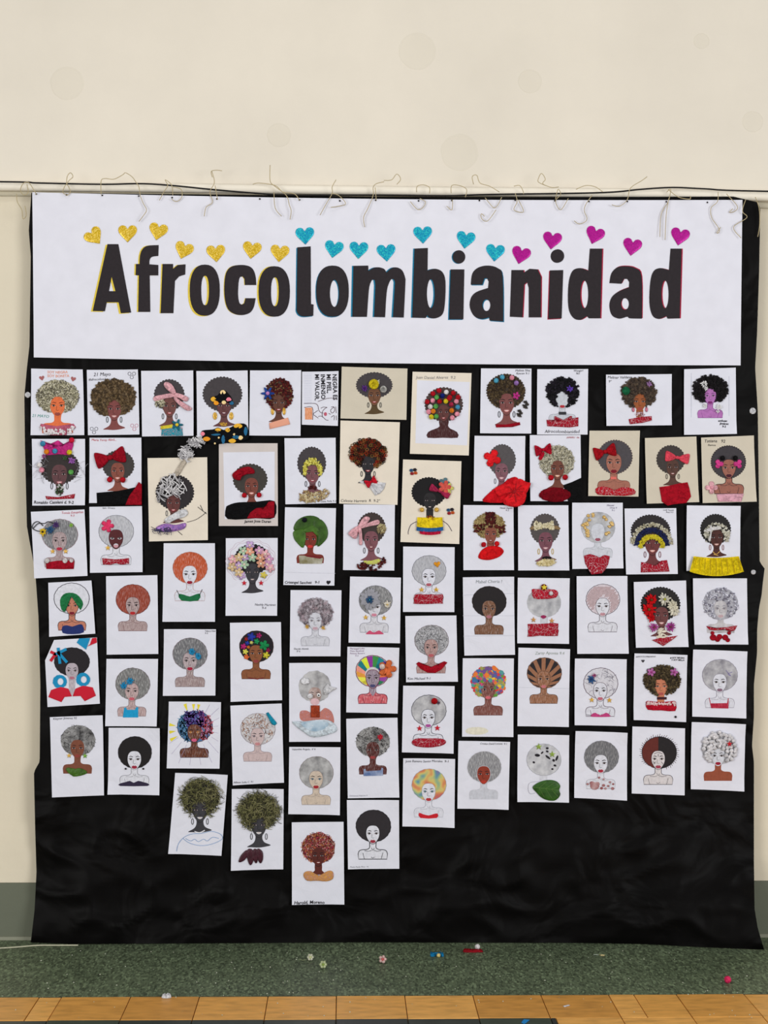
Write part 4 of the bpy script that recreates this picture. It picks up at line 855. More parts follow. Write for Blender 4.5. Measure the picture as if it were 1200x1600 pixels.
figure(S, 'B', 297, 1021.5, 27, 24.8, 296.8, 1032.5, 26.5, GREY, (176, 160, 164), lip=(160, 24, 54), hairkind='pencil', hang=60, outline=(120, 104, 108), lw=.6, bustcol=(160, 140, 140), skinkind='pencil')
for x, y in ((300, 1018.5), (310, 1025.5)): S.petals(x, y, 7, M((24, 130, 176)), n=8, L=8, label='blue feather tuft')
S.text('Valery Diaz\n9-3', 320, 987, 2.6, INKM)
S = sheet('long sheet with black afro carrying small bright foam flowers above brown shoulders', ((359.4, 973), (439, 972), (440.8, 1094), (360.5, 1096.4)))
figure(S, 'B', 400.8, 1010, 26.6, 24.5, 400, 1021, 26, (30, 26, 32), (134, 82, 52), lip=(140, 60, 60), outline=(70, 40, 30), lw=.6)
f2 = lambda u, v: (220+u/5.217, 830+v/5.217)
for u, v, r, c in ((900, 860, 7, (44, 60, 160)), (963, 850, 4.5, (170, 40, 110)), (945, 898, 4.6, (40, 150, 90)), (1005, 930, 8, (30, 140, 80)), (868, 913, 3.6, (50, 70, 170)), (903, 908, 3, (226, 220, 120)), (838, 940, 5, (176, 40, 110)), (853, 982, 4.6, (220, 214, 90)), (1022, 1010, 5.6, (206, 196, 60)), (862, 1025, 4.4, (226, 110, 60)), (1038, 970, 3.6, (150, 30, 80)), (860, 878, 3.2, (150, 40, 40)), (878, 945, 2.8, (210, 120, 40))):
    x, y = f2(u, v); S.flower(x, y, r, M(c, 'crepe'), None, L=6, t=.002)
S.lines('neckline', [[(388, 1059), (395, 1060), (402, 1061), (412, 1059)]], 1.6, M((110, 30, 30)), 3)
S = sheet('sheet with hair made of green leaf pieces, russet skin and olive dress', ((445.4, 792.6), (525, 794), (522.4, 915), (442.8, 914)), curl=.5)
figure(S, 'B', 485, 831, 25, 23, 484.7, 842.5, 24.5, (46, 78, 24), (120, 48, 38), lip=(200, 50, 50), style='rough', brow=(40, 16, 14))
LF = M((62, 100, 26), 'leaf'); LF2 = M((50, 84, 22), 'leaf')
for i, q in enumerate(([(459, 828), (463, 815), (475, 807), (490, 806), (500, 812), (492, 822), (475, 828)], [(459, 830), (474, 827), (478, 838), (474, 856), (464, 848), (459, 840)], [(490, 812), (502, 812), (511, 824), (512, 838), (505, 848), (496, 854), (497, 838), (490, 826)], [(474, 828), (490, 820), (501, 830), (498, 840), (490, 831), (478, 832)])): S.puff('leaf_piece', crs(q, 3), LF if i % 2 else LF2, 5+i, .003, wr=.5)
S.ball(476, 812.5, 3.8, M((20, 22, 30), 'crepe'), 12); S.flat('dress', [(467, 868), (480, 868), (505, 872), (503, 881), (468, 881)], M((120, 110, 40), 'smudge'), 3); S.flat('neckline', [(472, 866.5), (490, 868), (505, 871), (500, 873), (480, 870)], M((110, 24, 30)), 3.5)
S.lines('fold_line', [[(444, 894), (524, 896)]], .5, M((196, 197, 208)), 1); S.text('Crisangel Sanchez   9-1      ♥', 444.5, 912, 4.2, INKM, bold=.02)
S = sheet('sheet with a pale pink ribbon tied at upper left and maroon bean necklace', ((536.8, 788), (617, 788.8), (616, 891.5), (536, 890.6)))
figure(S, 'A', 580.5, 825, 22, 24.5, 580, 843.5, 27, (62, 52, 50), (122, 78, 86), lip=(110, 14, 40), hoops=(80, 80, 84))
S.scatter('seed_patch', ell(596, 826, 7, 8), 90, 'grain', 1, [M((190, 180, 140)), M((140, 124, 90))], 4)
o = S.puff('ribbon_bow', crs([(560, 820), (572, 818), (590, 812), (592, 819), (575, 823), (562, 826)], 3), PINKR, 8, .005, wr=.6)
for q in ([(560, 822), (565, 812), (571, 807), (578, 809), (575, 816), (565, 824)], [(559, 822), (551, 826), (544, 833), (548, 838), (556, 842), (560, 828)], [(559, 824), (561, 838), (561, 850), (566, 851), (566, 838), (564, 824)]): S.puff('ribbon_loop', crs(q, 3), PINKR, 10, .008, wr=.7, parent=o)
S.puff('bead_collar', crs([(568, 876), (580, 876), (592, 873), (595, 878), (585, 882), (571, 881)], 2), M((196, 204, 90), 'scraps', s=120), 5, .003)
S.scatter('bean_necklace', inpoly([(558, 880), (567, 877), (575, 883), (588, 883), (596, 877), (599, 870), (603, 876), (598, 886), (585, 891), (568, 891), (558, 887)]), 70, 'grain', 1.7, BEAN, 6, asp=1.4)
S = sheet('sheet with hair of curly white paper shreds, faint pencil shoulders and gold flower earrings', ((454, 922), (533.6, 922.3), (532, 1025.4), (452.8, 1025.4)))
figure(S, 'B', 493.5, 958, 26, 23, 492.5, 970, 25.5, (120, 112, 118), (202, 203, 212), lip=(190, 160, 172), outline=(140, 140, 150), lw=.6, eyecol=(120, 120, 130), brow=(120, 116, 124))
S.scatter('curly_shred_hair', hring(S, .05), 420, 'ring', 1.5, [M((222, 216, 222)), M((206, 198, 206)), M((196, 176, 184)), M((130, 120, 128))], 3, spread=.003)
for x, y in ((480, 979.5), (505, 981)): S.petals(x, y, 4.5, M((206, 160, 60)), n=5, label='gold flower earring')
S.text('Sharith Alomia\n    9°4', 459, 1015, 2.8, PEN)
S = sheet('sheet with a big round grey pleated rosette with blue centre on the hair', ((547, 900.8), (626.5, 902.5), (624.8, 1005), (544.6, 1004)))
figure(S, 'B', 587, 938, 26, 23, 584.5, 949, 25.5, (130, 130, 132), (206, 206, 214), lip=(200, 130, 150), hairkind='pencil', outline=(110, 110, 120), lw=.6)
S.petals(578, 936, 18, M((150, 150, 158)), None, n=34, L=8, label='grey pleated rosette', lift=.006)
S.petals(577.5, 937, 8, M((40, 74, 110)), M((30, 120, 140)), n=8, L=24); S.petals(605, 944.5, 7, M((214, 206, 190)), M((210, 180, 100)), n=6, L=10)
for x, y in ((571.4, 964.6), (600, 965.5)): S.star(x, y, 4.6, GOLD)
S.flat('bustier', crs([(573, 989), (578, 985), (584, 988.5), (592, 985), (598, 989), (598, 991), (573, 991)], 2), M((196, 76, 110)), 3)
S = sheet('sheet with pale grey outlined afro, orange heart on the hair, gold stars and red dress', ((630, 854), (710.3, 855), (709.8, 956.4), (629.6, 956)))
figure(S, 'B', 670.4, 891.5, 26.5, 23.5, 670, 901.5, 26, (176, 177, 184), (214, 215, 226), lip=(170, 90, 104), hairkind='pencil', hairlt=.25, outline=(110, 112, 120), lw=.6)
heart(S, 683, 882, 5, -8, M((226, 150, 30), 'glitter'), L=6, t=.003)
for x in (658.7, 681.6): S.star(x, 921.4, 4.8, GOLD)
dress(S, rect(646.5, 928.5, 692, 943.5, .8))
S = sheet('sheet with curly grey pencilled afro, mauve face and red V off-shoulder collar', ((633.3, 962.5), (713, 961.6), (715.4, 1065), (634.5, 1065.8)))
figure(S, 'B', 674.4, 1000.5, 26.5, 24, 673.5, 1012, 26, (150, 150, 154), (172, 138, 134), lip=(176, 90, 96), hairkind='pencil', skinkind='pencil', outline=(110, 90, 96), lw=.6)
S.scatter('curl_stroke', hring(S, -.06), 150, 'stroke', 3.4, [M((90, 90, 96)), M((206, 206, 212))], 2.8, asp=.5, spread=0)
dress(S, [(650, 1037), (654, 1034), (662, 1041), (674, 1044.5), (684, 1041), (694, 1033), (699, 1035), (690, 1046), (680, 1051.5), (668, 1051), (657, 1045)], M((170, 14, 34), 'crepe'))
S.text('Kim Michael 9-1', 636.5, 1062, 4, PEN)
S = sheet('crumpled sheet with solid black marker afro and shaded brown bare shoulders', ((722.9, 902), (802.9, 901), (804.6, 1023), (725.5, 1024.3)), b=.9, curl=1.6)
figure(S, 'B', 764.4, 939.8, 26.7, 23.8, 764, 951.5, 26, (34, 30, 32), (124, 86, 64), lip=(170, 110, 120), hairkind='smudge' if 0 else 'paint', skinkind='pencil', outline=(60, 44, 38), lw=.5)
S.lines('fold_line', [[(723, 962), (803, 962)], [(724, 994), (804, 993)], [(723, 930), (803, 927)]], .5, M((188, 190, 202)), 1)
S.text('Mabel Cheria !', 743, 911, 5, M((140, 146, 150)))
S = sheet('sheet with afro quartered in maroon beans and tan seeds and a round red collar', ((723.8, 789.2), (802.3, 789.5), (803, 890.8), (724, 890.8)))
figure(S, 'A', 764.8, 822, 24.5, 20.5, 766.5, 834.6, 23.5, (150, 130, 84), (134, 76, 62), lip=(110, 14, 30), bust=False)
S.scatter('tan_seed_hair', ell(764.8, 822, 25, 21, hole=(766.5, 836, 9.5, 14)), 420, 'grain', .9, [M((160, 140, 92)), M((130, 112, 72)), M((176, 156, 110))], 3)
S.scatter('bean_band', inpoly([(759, 801), (774, 801), (774, 820), (790, 822), (789, 832), (779, 834), (774, 824), (758, 824), (752, 832), (740, 831), (740, 820), (758, 819)]), 150, 'grain', 1.5, BEAN, 6, asp=1.4)
S.scatter('bean_band', inpoly([(759, 801), (774, 801), (774, 820), (758, 819)]), 50, 'grain', 1.5, BEAN, 6, asp=1.4, seed=9)
S.flat('neck', rect(761, 846, 772, 856), M((134, 76, 62)), 1); poms(S, ((755.4, 851, PC['r']), (776, 849.5, (206, 24, 30))), 4, 'pom_earring')
dress(S, crs([(747, 870), (752, 860), (762, 854), (775, 853), (783, 856), (787, 862), (780, 870), (765, 875), (752, 874)], 3), M((214, 20, 26), 'crepe')); S.text('Natali Zapata\n         9-3', 781, 795, 2.6, PEN)
S = sheet('sheet with cream seed bow on dark hair, gold hoops and cream seed collar', ((809.4, 789.5), (888, 789.5), (889.4, 891.3), (809.7, 891.3)))
figure(S, 'A', 851.4, 827, 22.7, 24.5, 852.5, 845, 27, (80, 74, 74), (116, 72, 84), lip=(190, 140, 150), hoops=(190, 160, 80))
S.puff('hairband', crs([(829, 828), (831, 822), (850, 819), (872, 822), (874, 828), (850, 825)], 2), M((140, 116, 84), 'crepe'), 4, .002)
S.scatter('seed_bow', inpoly([(834, 814), (849, 819), (864, 814), (865, 828), (850, 824), (835, 829)]), 170, 'grain', 1, [M((214, 204, 172)), M((190, 180, 144)), M((226, 220, 196))], 6)
S.scatter('bead_choker', ell(853, 871.5, 7.5, 1.8), 22, 'clump', 1.4, [M((24, 18, 20))], 5)
S.scatter('cream_seed_collar', inpoly([(840, 877), (850, 874), (866, 873), (869, 878), (860, 884), (842, 884), (838, 880)]), 170, 'grain', 1.1, [M((210, 196, 150)), M((186, 168, 116)), M((224, 214, 176))], 5)
S = sheet('sheet with faceless grey round hair under a red band with star', ((809, 902.7), (890, 903.5), (889, 1006), (808, 1005)))
figure(S, 'B', 850, 941.5, 26.6, 23.5, 849.5, 952, 25, (172, 173, 180), (186, 187, 194), lip=(146, 36, 84), hairkind='smudge', face=False, bust=False)
S.flat('neck', rect(844, 962, 856, 974), M((196, 198, 206)), 1); S.flat('lips', crs([(844.5, 963.5), (849, 961), (854, 963.5), (849, 966.8)], 3), M((146, 36, 84)), 4)
dress(S, crs([(831, 924), (833, 920), (850, 921), (866, 921), (872, 926), (868, 934), (850, 936), (834, 935)], 2), M((172, 10, 40), 'scraps'), 'headband', L=6)
S.ball(849.6, 917.5, 5, M((130, 30, 30), 'crepe'), 8, 'star_base', sq=.3); S.star(849.6, 917.5, 5.4, M((226, 206, 60), 'glitter'), 30, 'star_sequin', label='yellow star'); S.ball(860.4, 927, 3.5, M((226, 220, 222), 'crepe'), 14)
for x, y in ((833.5, 968.4), (862, 970)): S.star(x, y, 4.8, M((206, 150, 90), 'glitter'))
dress(S, rect(824.5, 974, 872, 994, .9))
S = sheet('sheet with gilded foil flakes over the hair and red heart-shaped dress', ((893.8, 785.5), (973, 785.5), (973.7, 888), (894.2, 889)), up=.002)
figure(S, 'B', 934.6, 824, 26.2, 24, 934, 831, 26, (176, 178, 184), (200, 203, 212), lip=(150, 80, 96), eyes=False, hairkind='smudge', outline=(170, 172, 180), lw=.6)
for i in range(30):
    a = rd.random()*6.28; rr = rd.uniform(.66, 1.0); x, y = 934.6+26*rr*math.cos(a), 822+22*rr*math.sin(a)
    if y > 842 or (abs(x-934) < 13 and y > 814): continue
    S.puff('foil_flake', [(x+rd.uniform(2, 4.2)*math.cos(t), y+rd.uniform(2, 3.6)*math.sin(t)) for t in (0, 1.2, 2.3, 3.5, 4.7)], M((206, 166, 96), 'glitter', c2=(240, 214, 150)), 5, .004)
dress(S, [(912, 868), (922, 865.5), (930, 868), (937, 871), (944, 867), (953, 869), (950, 882), (945, 891), (940, 896), (924, 897.5), (919, 889), (914, 880)])
S.text('Manuel\n    Ortiz 9\n       9-1', 948, 791, 2.8, M((110, 100, 130)))
S = sheet('sheet with cream, navy and bright yellow arches banding the hair above a brown face', ((975.8, 794.6), (1056.5, 794), (1059, 896.8), (978, 897.5)))
figure(S, 'A', 1016.5, 830, 31, 26, 1019.3, 848.5, 29, (44, 40, 42), (104, 54, 56), lip=(210, 150, 140), hoops=(120, 70, 80), hn=40)
arch = lambda r0, r1, y0=850: (1018-r1, y0-r1, 1018+r1, y0, lambda x, y: r0*r0 <= (x-1018)**2+((y-y0)/1.0)**2*1.0 <= r1*r1)
S.scatter('cream_seed_arch', arch(27, 33), 200, 'clump', 1.5, [M((190, 184, 160)), M((160, 152, 128)), M((206, 202, 184))], 5)
S.scatter('navy_paper_arch', arch(20.5, 27, 852), 260, 'clump', 1.5, [M((36, 44, 90)), M((28, 34, 74))], 6)
S.scatter('yellow_paper_arch', arch(14, 20.5, 856), 220, 'clump', 1.5, [M((214, 200, 50)), M((190, 176, 40))], 7)
dress(S, [(1001.5, 878), (1012, 880), (1020, 884), (1030, 880), (1033, 876), (1042, 875), (1046, 893), (1020, 894), (1001, 894.5)])
S.text('Leidi Yaneth\n     Ruiz 9-5', 1036, 798, 2.4, PEN)
S = sheet('sheet with brown diagonal pencil strokes hatching an uncoloured outlined portrait', ((900.9, 900.3), (980, 899.9), (982, 1021.3), (902, 1021.7)))
figure(S, 'B', 942, 936.7, 26.3, 24, 941.5, 947.5, 26, (206, 196, 204), (212, 213, 222), lip=(186, 140, 150), outline=(80, 66, 76), lw=.7)
hl = []
for i in range(44):
    t = -46+i*2.1; x0_, y0_ = 942+t, 936.7
    seg = [(x0_+s*.62, y0_-s) for s in range(-40, 41, 4)]
    seg = [p for p in seg if ((p[0]-942)/25.8)**2+((p[1]-936.7)/23.3)**2 < 1 and not (((p[0]-941.5)/11)**2+((p[1]-949)/16.5)**2 < 1 or (abs(p[0]-941.5) < 8 and p[1] > 950))]
    run = []
    for p in seg:
        if run and abs(p[1]-run[-1][1]) > 5:
            if len(run) > 1: hl.append(run)
            run = []
        run.append(p)
    if len(run) > 1: hl.append(run)
S.lines('hatching_stroke', hl, .8, M((150, 106, 102)), 2.4)
S = sheet('sheet with real red and white daisy blooms covering the black hair', ((990, 909.4), (1071.7, 907), (1075.5, 1010.8), (993.5, 1012)))
figure(S, 'A', 1032, 944, 31, 27, 1033.5, 962, 27, (38, 36, 36), (104, 62, 62), hn=38, lip=(200, 150, 150))
for x, y, r, c, cc in ((1017, 937, 11, (196, 16, 22), (90, 60, 20)), (1013, 952, 12.5, (206, 20, 26), (90, 70, 20)), (1017, 965, 8, (190, 14, 22), None), (1037.5, 936, 11, (216, 212, 196), (170, 170, 60)), (1051, 946, 10.5, (212, 206, 184), None), (1053, 955, 10, (220, 214, 196), None), (1021, 980, 8.5, (176, 80, 150), (120, 60, 60)), (1047, 979, 8.5, (170, 70, 150), (110, 50, 60))):
    S.petals(x, y, r, M(c, 'crepe'), M(cc) if cc else None, n=12, L=10, lift=.009)
S.scatter('white_petal', ell(1033, 990, 7, 7), 14, 'fiber', 5, [M((216, 208, 190))], 5, asp=2)
dress(S, [(1018, 1000), (1033, 996), (1046, 995), (1059, 993), (1050, 1000), (1036, 1009.5), (1026, 1004)])
S = sheet('sheet with a wide pleated bright yellow collar sticking past both its edges', ((1073, 789.7), (1157, 790.5), (1156.3, 891.7), (1072.5, 892)), up=.004)
figure(S, 'A', 1118, 827, 24, 24, 1119.5, 840, 25, (36, 34, 34), (76, 44, 40), hoops=(150, 110, 110), hn=34, lip=(190, 140, 130))
S.scatter('silver_paper_curls', ell(1120, 836, 20, 19, hole=(1120, 842, 11, 18), ymax=846), 110, 'clump', 1.8, [M((190, 186, 170)), M((150, 148, 134)), M((214, 212, 200))], 5)
for q in ([(1100, 828), (1112, 824), (1124, 822), (1125, 827), (1112, 829), (1101, 832)], [(1108, 822), (1112, 822), (1111, 836), (1109, 846), (1106, 843), (1109, 834)]): S.puff('white_ribbon', crs(q, 3), M((224, 222, 222), 'crepe'), 12, .004)
S.lines('necklace', [crs([(1114, 862), (1119, 866), (1125, 861)], 3, False), [(1115, 866), (1122, 868)]], .6, GOLD, 3)
pleated(S, 'pleated_collar', 1083, 1153, 869, 893, M((232, 206, 22), 'crepe'), 8, 7, 7, n=26, amp=.009)
S.lines('painted_pleat_shade', [[(1084+i*8.3, 871+2.4*(1-(2*i/8-1)**2)), (1080+i*9.4, 892+6.5*(1-(2*i/8-1)**2))] for i in range(9)], .9, M((176, 150, 12)), 34)  # darker yellow lines paint in the shade between the collar pleats
S = sheet('sheet with silvery sequinned lilac afro, grey face and red paper petals on the dress', ((1082.5, 903.7), (1167, 903.7), (1168.7, 1007), (1085, 1007)))
figure(S, 'B', 1125.8, 943.5, 27.5, 25, 1126, 951, 25, (150, 150, 166), (184, 180, 186), lip=(186, 160, 166), hairkind='smudge', skinkind='smudge', eyecol=(120, 120, 130), brow=(140, 138, 150))
S.scatter('sequin_hair', hring(S, 0), 190, 'clump', 1.5, [M((160, 158, 176), 'glitter', c2=(240, 240, 250)), M((120, 118, 134)), M((214, 214, 226))], 3)
dress(S, [(1103, 978), (1112, 981), (1135, 980), (1152, 977), (1148, 985), (1141, 987), (1138, 984), (1115, 985), (1108, 984)], L=4)
for x, y, r in ((1113, 989, 3), (1139, 989, 3), (1114, 996, 5), (1124, 995, 4.4), (1133, 996, 4.6), (1121, 999, 4), (1137, 1000, 3.4)): S.puff('paper_petal', hairshape(x, y, r, r, 'rough', seed=x), RED, 5, .003)
# ================= lower rows
c = ((84.5, 1000), (151.5, 996), (156, 1099.5), (74.3, 1104.8))
S = sheet('cut-corner sheet with blue ring earrings, red shoulder pieces and blue and red paper strips', c, poly=[(84.5, 1000), (151.5, 996), (156, 1099.5), (74.3, 1104.8), (70.5, 1032)])
figure(S, 'B', 112.5, 1034, 27.8, 22.5, 112.5, 1048, 24, (34, 30, 34), (178, 168, 176), lip=(176, 110, 126), bust=False, outline=None)
S.flat('neck', [(107, 1060), (118, 1060), (117, 1078), (113.5, 1088), (108, 1078)], M((184, 174, 182), 'pencil'), 1)
REDP = M((196, 22, 46), 'paper'); BLP = M((18, 138, 186), 'paper')
for q in ([(75.5, 1089), (80, 1078), (95, 1073), (107, 1076), (112.5, 1088), (101, 1089), (96, 1097)], [(113.5, 1088), (118, 1076), (130, 1071), (145, 1074), (150, 1087), (132.5, 1095.5), (126, 1087.5)]): S.puff('shoulder_piece', q, REDP, 4, .0015)
for x, y in ((93.6, 1064.9), (130, 1061.7)):
    S.flat('ring_earring', hairshape(x, y, 11, 10.5, 'rough', seed=x), BLP, 5, holes=[se(x+1, y, 4.8, 5.4, 2, 12)])
S.slab('paper_strip', [(120, 1004), (124, 997.5), (141, 996.8), (134.5, 1015)], BLP, 6, .001); S.slab('paper_strip', [(141, 1006), (144, 997), (151, 996.2), (151.5, 1004), (137, 1010)], REDP, 5, .001)
for (xa, ya, xb, yb, m_) in ((79, 1018, 90, 1024, REDP), (79, 1033, 88, 1020, REDP), (91, 1012, 94, 1037, BLP), (88, 1022, 104, 1014, BLP), (90, 1018, 105, 1035, BLP)):
    l_ = math.hypot(xb-xa, yb-ya); nx, ny = -(yb-ya)/l_*2.2, (xb-xa)/l_*2.2; S.slab('paper_strip', [(xa+nx, ya+ny), (xb+nx, yb+ny), (xb-nx, yb-ny), (xa-nx, ya-ny)], m_, 6 if m_ is REDP else 8, .001)
S = sheet('sheet with grey pencilled afro, blue feather bow at the left temple and sky-blue top', ((166.4, 1029.5), (247, 1029.5), (245, 1134.9), (164.5, 1134.5)))
figure(S, 'B', 207.5, 1068.4, 26.8, 24.8, 206, 1080, 25.5, (120, 120, 120), (186, 160, 160), lip=(196, 90, 104), hairkind='pencil', hang=60, skinkind='pencil', outline=(110, 96, 98), lw=.6)
for x, y in ((203.5, 1064.5), (193.5, 1071.5)): S.petals(x, y, 7, M((24, 130, 180)), n=8, L=8, label='blue feather tuft')
S.flat('dress', [(194, 1106), (197, 1105), (198.5, 1109), (211, 1109), (213, 1104.6), (216, 1105), (216, 1121), (192, 1121)], M((20, 150, 200)), 3)
S = sheet('sheet with dark streaked curly afro, russet skin and a green leafy bodice', ((78, 1120.5), (160.6, 1117.4), (162.7, 1242.5), (81.3, 1246)))
figure(S, 'B', 122, 1157, 27, 24, 121, 1169, 26, (58, 56, 58), (122, 72, 54), lip=(140, 60, 54), hairkind='smudge', brow=(50, 26, 20))
S.scatter('curl_stroke', hring(S, 0), 160, 'stroke', 2.2, [M((120, 120, 122)), M((40, 38, 40))], 2.8, asp=.5, spread=0)
for q in ([(103, 1202), (108, 1199), (118, 1204), (116, 1212), (110, 1210)], [(112, 1206), (122, 1200), (133, 1203), (136, 1208), (126, 1212), (114, 1213)], [(110, 1200), (122, 1203), (124, 1209), (114, 1208)]): S.puff('leaf_piece', crs(q, 3), LF, 5, .004, wr=.8)
S.star(108, 1180.5, 4.2, GOLD); S.star(133, 1181, 4.4, M((120, 170, 60), 'glitter'), label='green star earring'); S.text('Kleyner Jimenez 92', 83, 1124.5, 3.4, PEN, rot=-2)
S = sheet('sheet with solid black afro, white face, red lips and dark navy strapless bodice', ((170, 1137), (249.9, 1137.5), (249, 1242.5), (168.5, 1241)), curl=1.6)
figure(S, 'B', 210.8, 1175.5, 26.3, 25, 210, 1186.5, 26, (28, 25, 26), (214, 215, 224), lip=(150, 40, 62), outline=(70, 66, 74), lw=.5)
S.flat('bustier', crs([(188, 1224), (196, 1222), (203, 1220), (209, 1223), (216, 1220), (224, 1222), (231, 1224), (230.5, 1228), (188, 1228)], 2), M((44, 36, 60)), 3)
for x in (196.5, 224): S.ball(x, 1201, 1.5, INKM, 3, 'bead_earring')
S = sheet('sheet with blue, violet and red curled hair and yellow sun rays drawn around it', ((264, 1096), (345.5, 1096.9), (343, 1201), (260.5, 1200.5)))
figure(S, 'B', 304.7, 1135.3, 27.5, 24.5, 303.5, 1144.5, 25.5, (80, 110, 150), (104, 56, 36), lip=(206, 90, 130), skinkind='pencil', outline=(50, 34, 50), lw=.7, eyecol=(180, 120, 60))
fz = lambda x, y: ((x-303.5)/10.8)**2+((y-1146)/15.5)**2 > 1 and ((x-304.7)/27)**2+((y-1135.3)/24)**2 < 1
S.scatter('blue_curls', (278, 1110, 300, 1160, lambda x, y: fz(x, y) and x < 299), 110, 'stroke', 4, [M((60, 120, 160)), M((44, 80, 120)), M((120, 170, 200))], 2.6, asp=1.2, spread=0)
S.scatter('red_curls', (312, 1110, 333, 1160, lambda x, y: fz(x, y) and x > 312), 100, 'stroke', 4, [M((200, 80, 110)), M((170, 60, 60)), M((220, 130, 150))], 2.6, asp=1.2, spread=0)
S.scatter('violet_curls', (290, 1112, 318, 1134, lambda x, y: fz(x, y)), 100, 'stroke', 4, [M((80, 40, 130)), M((64, 34, 110)), M((110, 80, 160))], 2.9, asp=1.3, spread=0)
S.lines('pencil_ray', [[(304+30*math.cos(a), 1138+28*math.sin(a)), (304+rr*math.cos(a), 1138+rr*math.sin(a))] for a, rr in ((-.1, 37), (.2, 38), (.5, 42), (.8, 54), (1.1, 60), (1.4, 58), (1.7, 58), (2.0, 60), (2.3, 54), (2.6, 46), (-.4, 42), (-.7, 50), (-1.0, 44))], .45, M((170, 160, 190)), 1)
for a, rr in ((-1.95, 41), (-1.62, 38), (-1.4, 38), (-3.0, 40), (-3.3, 40), (-3.6, 42)):
    S.flat('sun_ray', [(304+29*math.cos(a), 1138+27*math.sin(a)), (304+rr*math.cos(a-.06), 1138+rr*math.sin(a-.06)), (304+rr*math.cos(a+.07), 1138+rr*math.sin(a+.07))], M((226, 210, 60)), 1)
S = sheet('sheet with pale loosely curled brown hair lines and a teal hair clip at upper right', ((360, 1102.6), (440.2, 1099), (443.8, 1222.6), (363.8, 1227)))
figure(S, 'B', 403, 1139, 27, 24.5, 402.5, 1150.5, 25.5, (196, 192, 196), (196, 176, 176), lip=(190, 130, 134), outline=(140, 124, 130), lw=.6, hairkind='smudge', eyecol=(90, 80, 90))
S.scatter('curl_stroke', hring(S, -.05), 150, 'stroke', 2.6, [M((176, 120, 84)), M((150, 140, 144)), M((150, 100, 70)), M((214, 214, 220))], 2.8, asp=.7, spread=0)
S.puff('hair_clip', [(415.5, 1114.5), (419, 1112.5), (433, 1130), (429.5, 1133.5), (425, 1132)], M((24, 140, 170), 'crepe'), 6, .004); S.text('Allison Sofia C. 91', 365, 1224, 3, PEN, rot=-2)
GR = [M(c) for c in ((100, 100, 60), (74, 72, 44), (126, 122, 84), (50, 48, 34))]
S = sheet('tilted sheet with dry grass fibres on black hair, black face and a blue outlined blouse', ((273.9, 1207.4), (356, 1210.5), (346, 1337), (263, 1333.7)))
figure(S, 'A', 313.4, 1246, 29.5, 28.5, 312.5, 1265.5, 29, (34, 34, 32), (58, 57, 62), lip=(200, 200, 204), hoops=(60, 60, 64), hn=36)
S.scatter('grass_fibre_hair', hring(S, .08, .9), 420, 'fiber', 6, GR, 3, asp=.7, spread=.006); S.scatter('grass_fibre_hair', ell(313.4, 1248, 39, 34, hole=(313, 1262, 30, 40)), 24, 'fiber', 6, [GR[2]], 3, asp=.4)
S.lines('blouse_outline', [crs([(276, 1330), (279, 1318), (288, 1308), (300, 1303), (315, 1302), (330, 1299), (344, 1303), (347, 1311), (330, 1319), (312, 1321), (296, 1317), (286, 1310)], 4, False), crs([(290, 1310), (298, 1314), (304, 1311), (310, 1315), (318, 1311), (324, 1314), (332, 1308), (342, 1310)], 3, False)], .7, M((110, 150, 196)), 3)
S.lines('necklace', [crs([(304, 1299), (312, 1301), (320, 1297)], 3, False)], 1.6, M((220, 220, 226)), 4)
S = sheet('sheet with bushy dry grass on black hair and dark maroon leaves under the neck', ((362.3, 1232.7), (443.3, 1232.6), (442.6, 1357.8), (360.9, 1360.3)))
figure(S, 'A', 404, 1268, 29, 27, 404.5, 1289, 29, (34, 34, 30), (58, 57, 62), lip=(200, 200, 204), hoops=(60, 60, 64), hn=36)
S.scatter('grass_fibre_hair', hring(S, .1, .85), 620, 'fiber', 5.5, GR, 3, asp=.75, spread=.008); S.scatter('grass_fibre_hair', ell(404, 1268, 37, 34, hole=(404, 1285, 31, 44)), 50, 'fiber', 5, [GR[1], GR[3]], 3, asp=.5)
for q in ([(385, 1328), (376, 1337), (373, 1347), (382, 1344), (388, 1334)], [(387, 1327), (386, 1340), (391, 1352), (396, 1344), (395, 1328)], [(396, 1327), (395, 1340), (400, 1349), (403, 1342), (402, 1328)], [(402, 1326), (403, 1342), (407, 1349), (411, 1342), (410, 1330)]): S.puff('maroon_leaf', crs(q, 3), M((62, 24, 36), 'leaf'), 6, .004)
S = sheet('sheet with smudged pencil hair, brick-orange neck and crinkled pale blue dress', ((451.9, 1035.9), (531.9, 1035.5), (532, 1159), (451.9, 1159)))
figure(S, 'B', 492, 1073, 25, 25, 492, 1086, 24, (166, 165, 168), (160, 120, 108), lip=(210, 160, 170), bust=False, hairkind='smudge', style='rough', skinkind='smudge')
S.puff('neck_tube', rect(485.5, 1102, 499.5, 1121), M((164, 66, 40), 'crepe'), 6, .005); S.flat('blush_cheeks', se(492, 1096.5, 7, 5.5, 2, 14), M((216, 180, 186)), 4.2)
S.flat('bust', crs([(469, 1112), (478, 1110), (486, 1113), (500, 1112), (508, 1106), (518, 1112), (522, 1125), (519, 1131), (505, 1124), (485, 1127), (470, 1125)], 3), M((190, 120, 108), 'scraps', s=80), 2)
S.puff('film_dress', crs([(457, 1127), (475, 1127), (500, 1124), (518, 1127), (527, 1140), (515, 1147), (490, 1152), (475, 1144), (462, 1134)], 3), M((212, 224, 234), 'crepe'), 8, .006, wr=1); S.flat('blue_tint', crs([(470, 1129), (490, 1126), (512, 1128), (510, 1136), (496, 1142), (482, 1140)], 3), M((166, 198, 222), 'smudge'), 24)
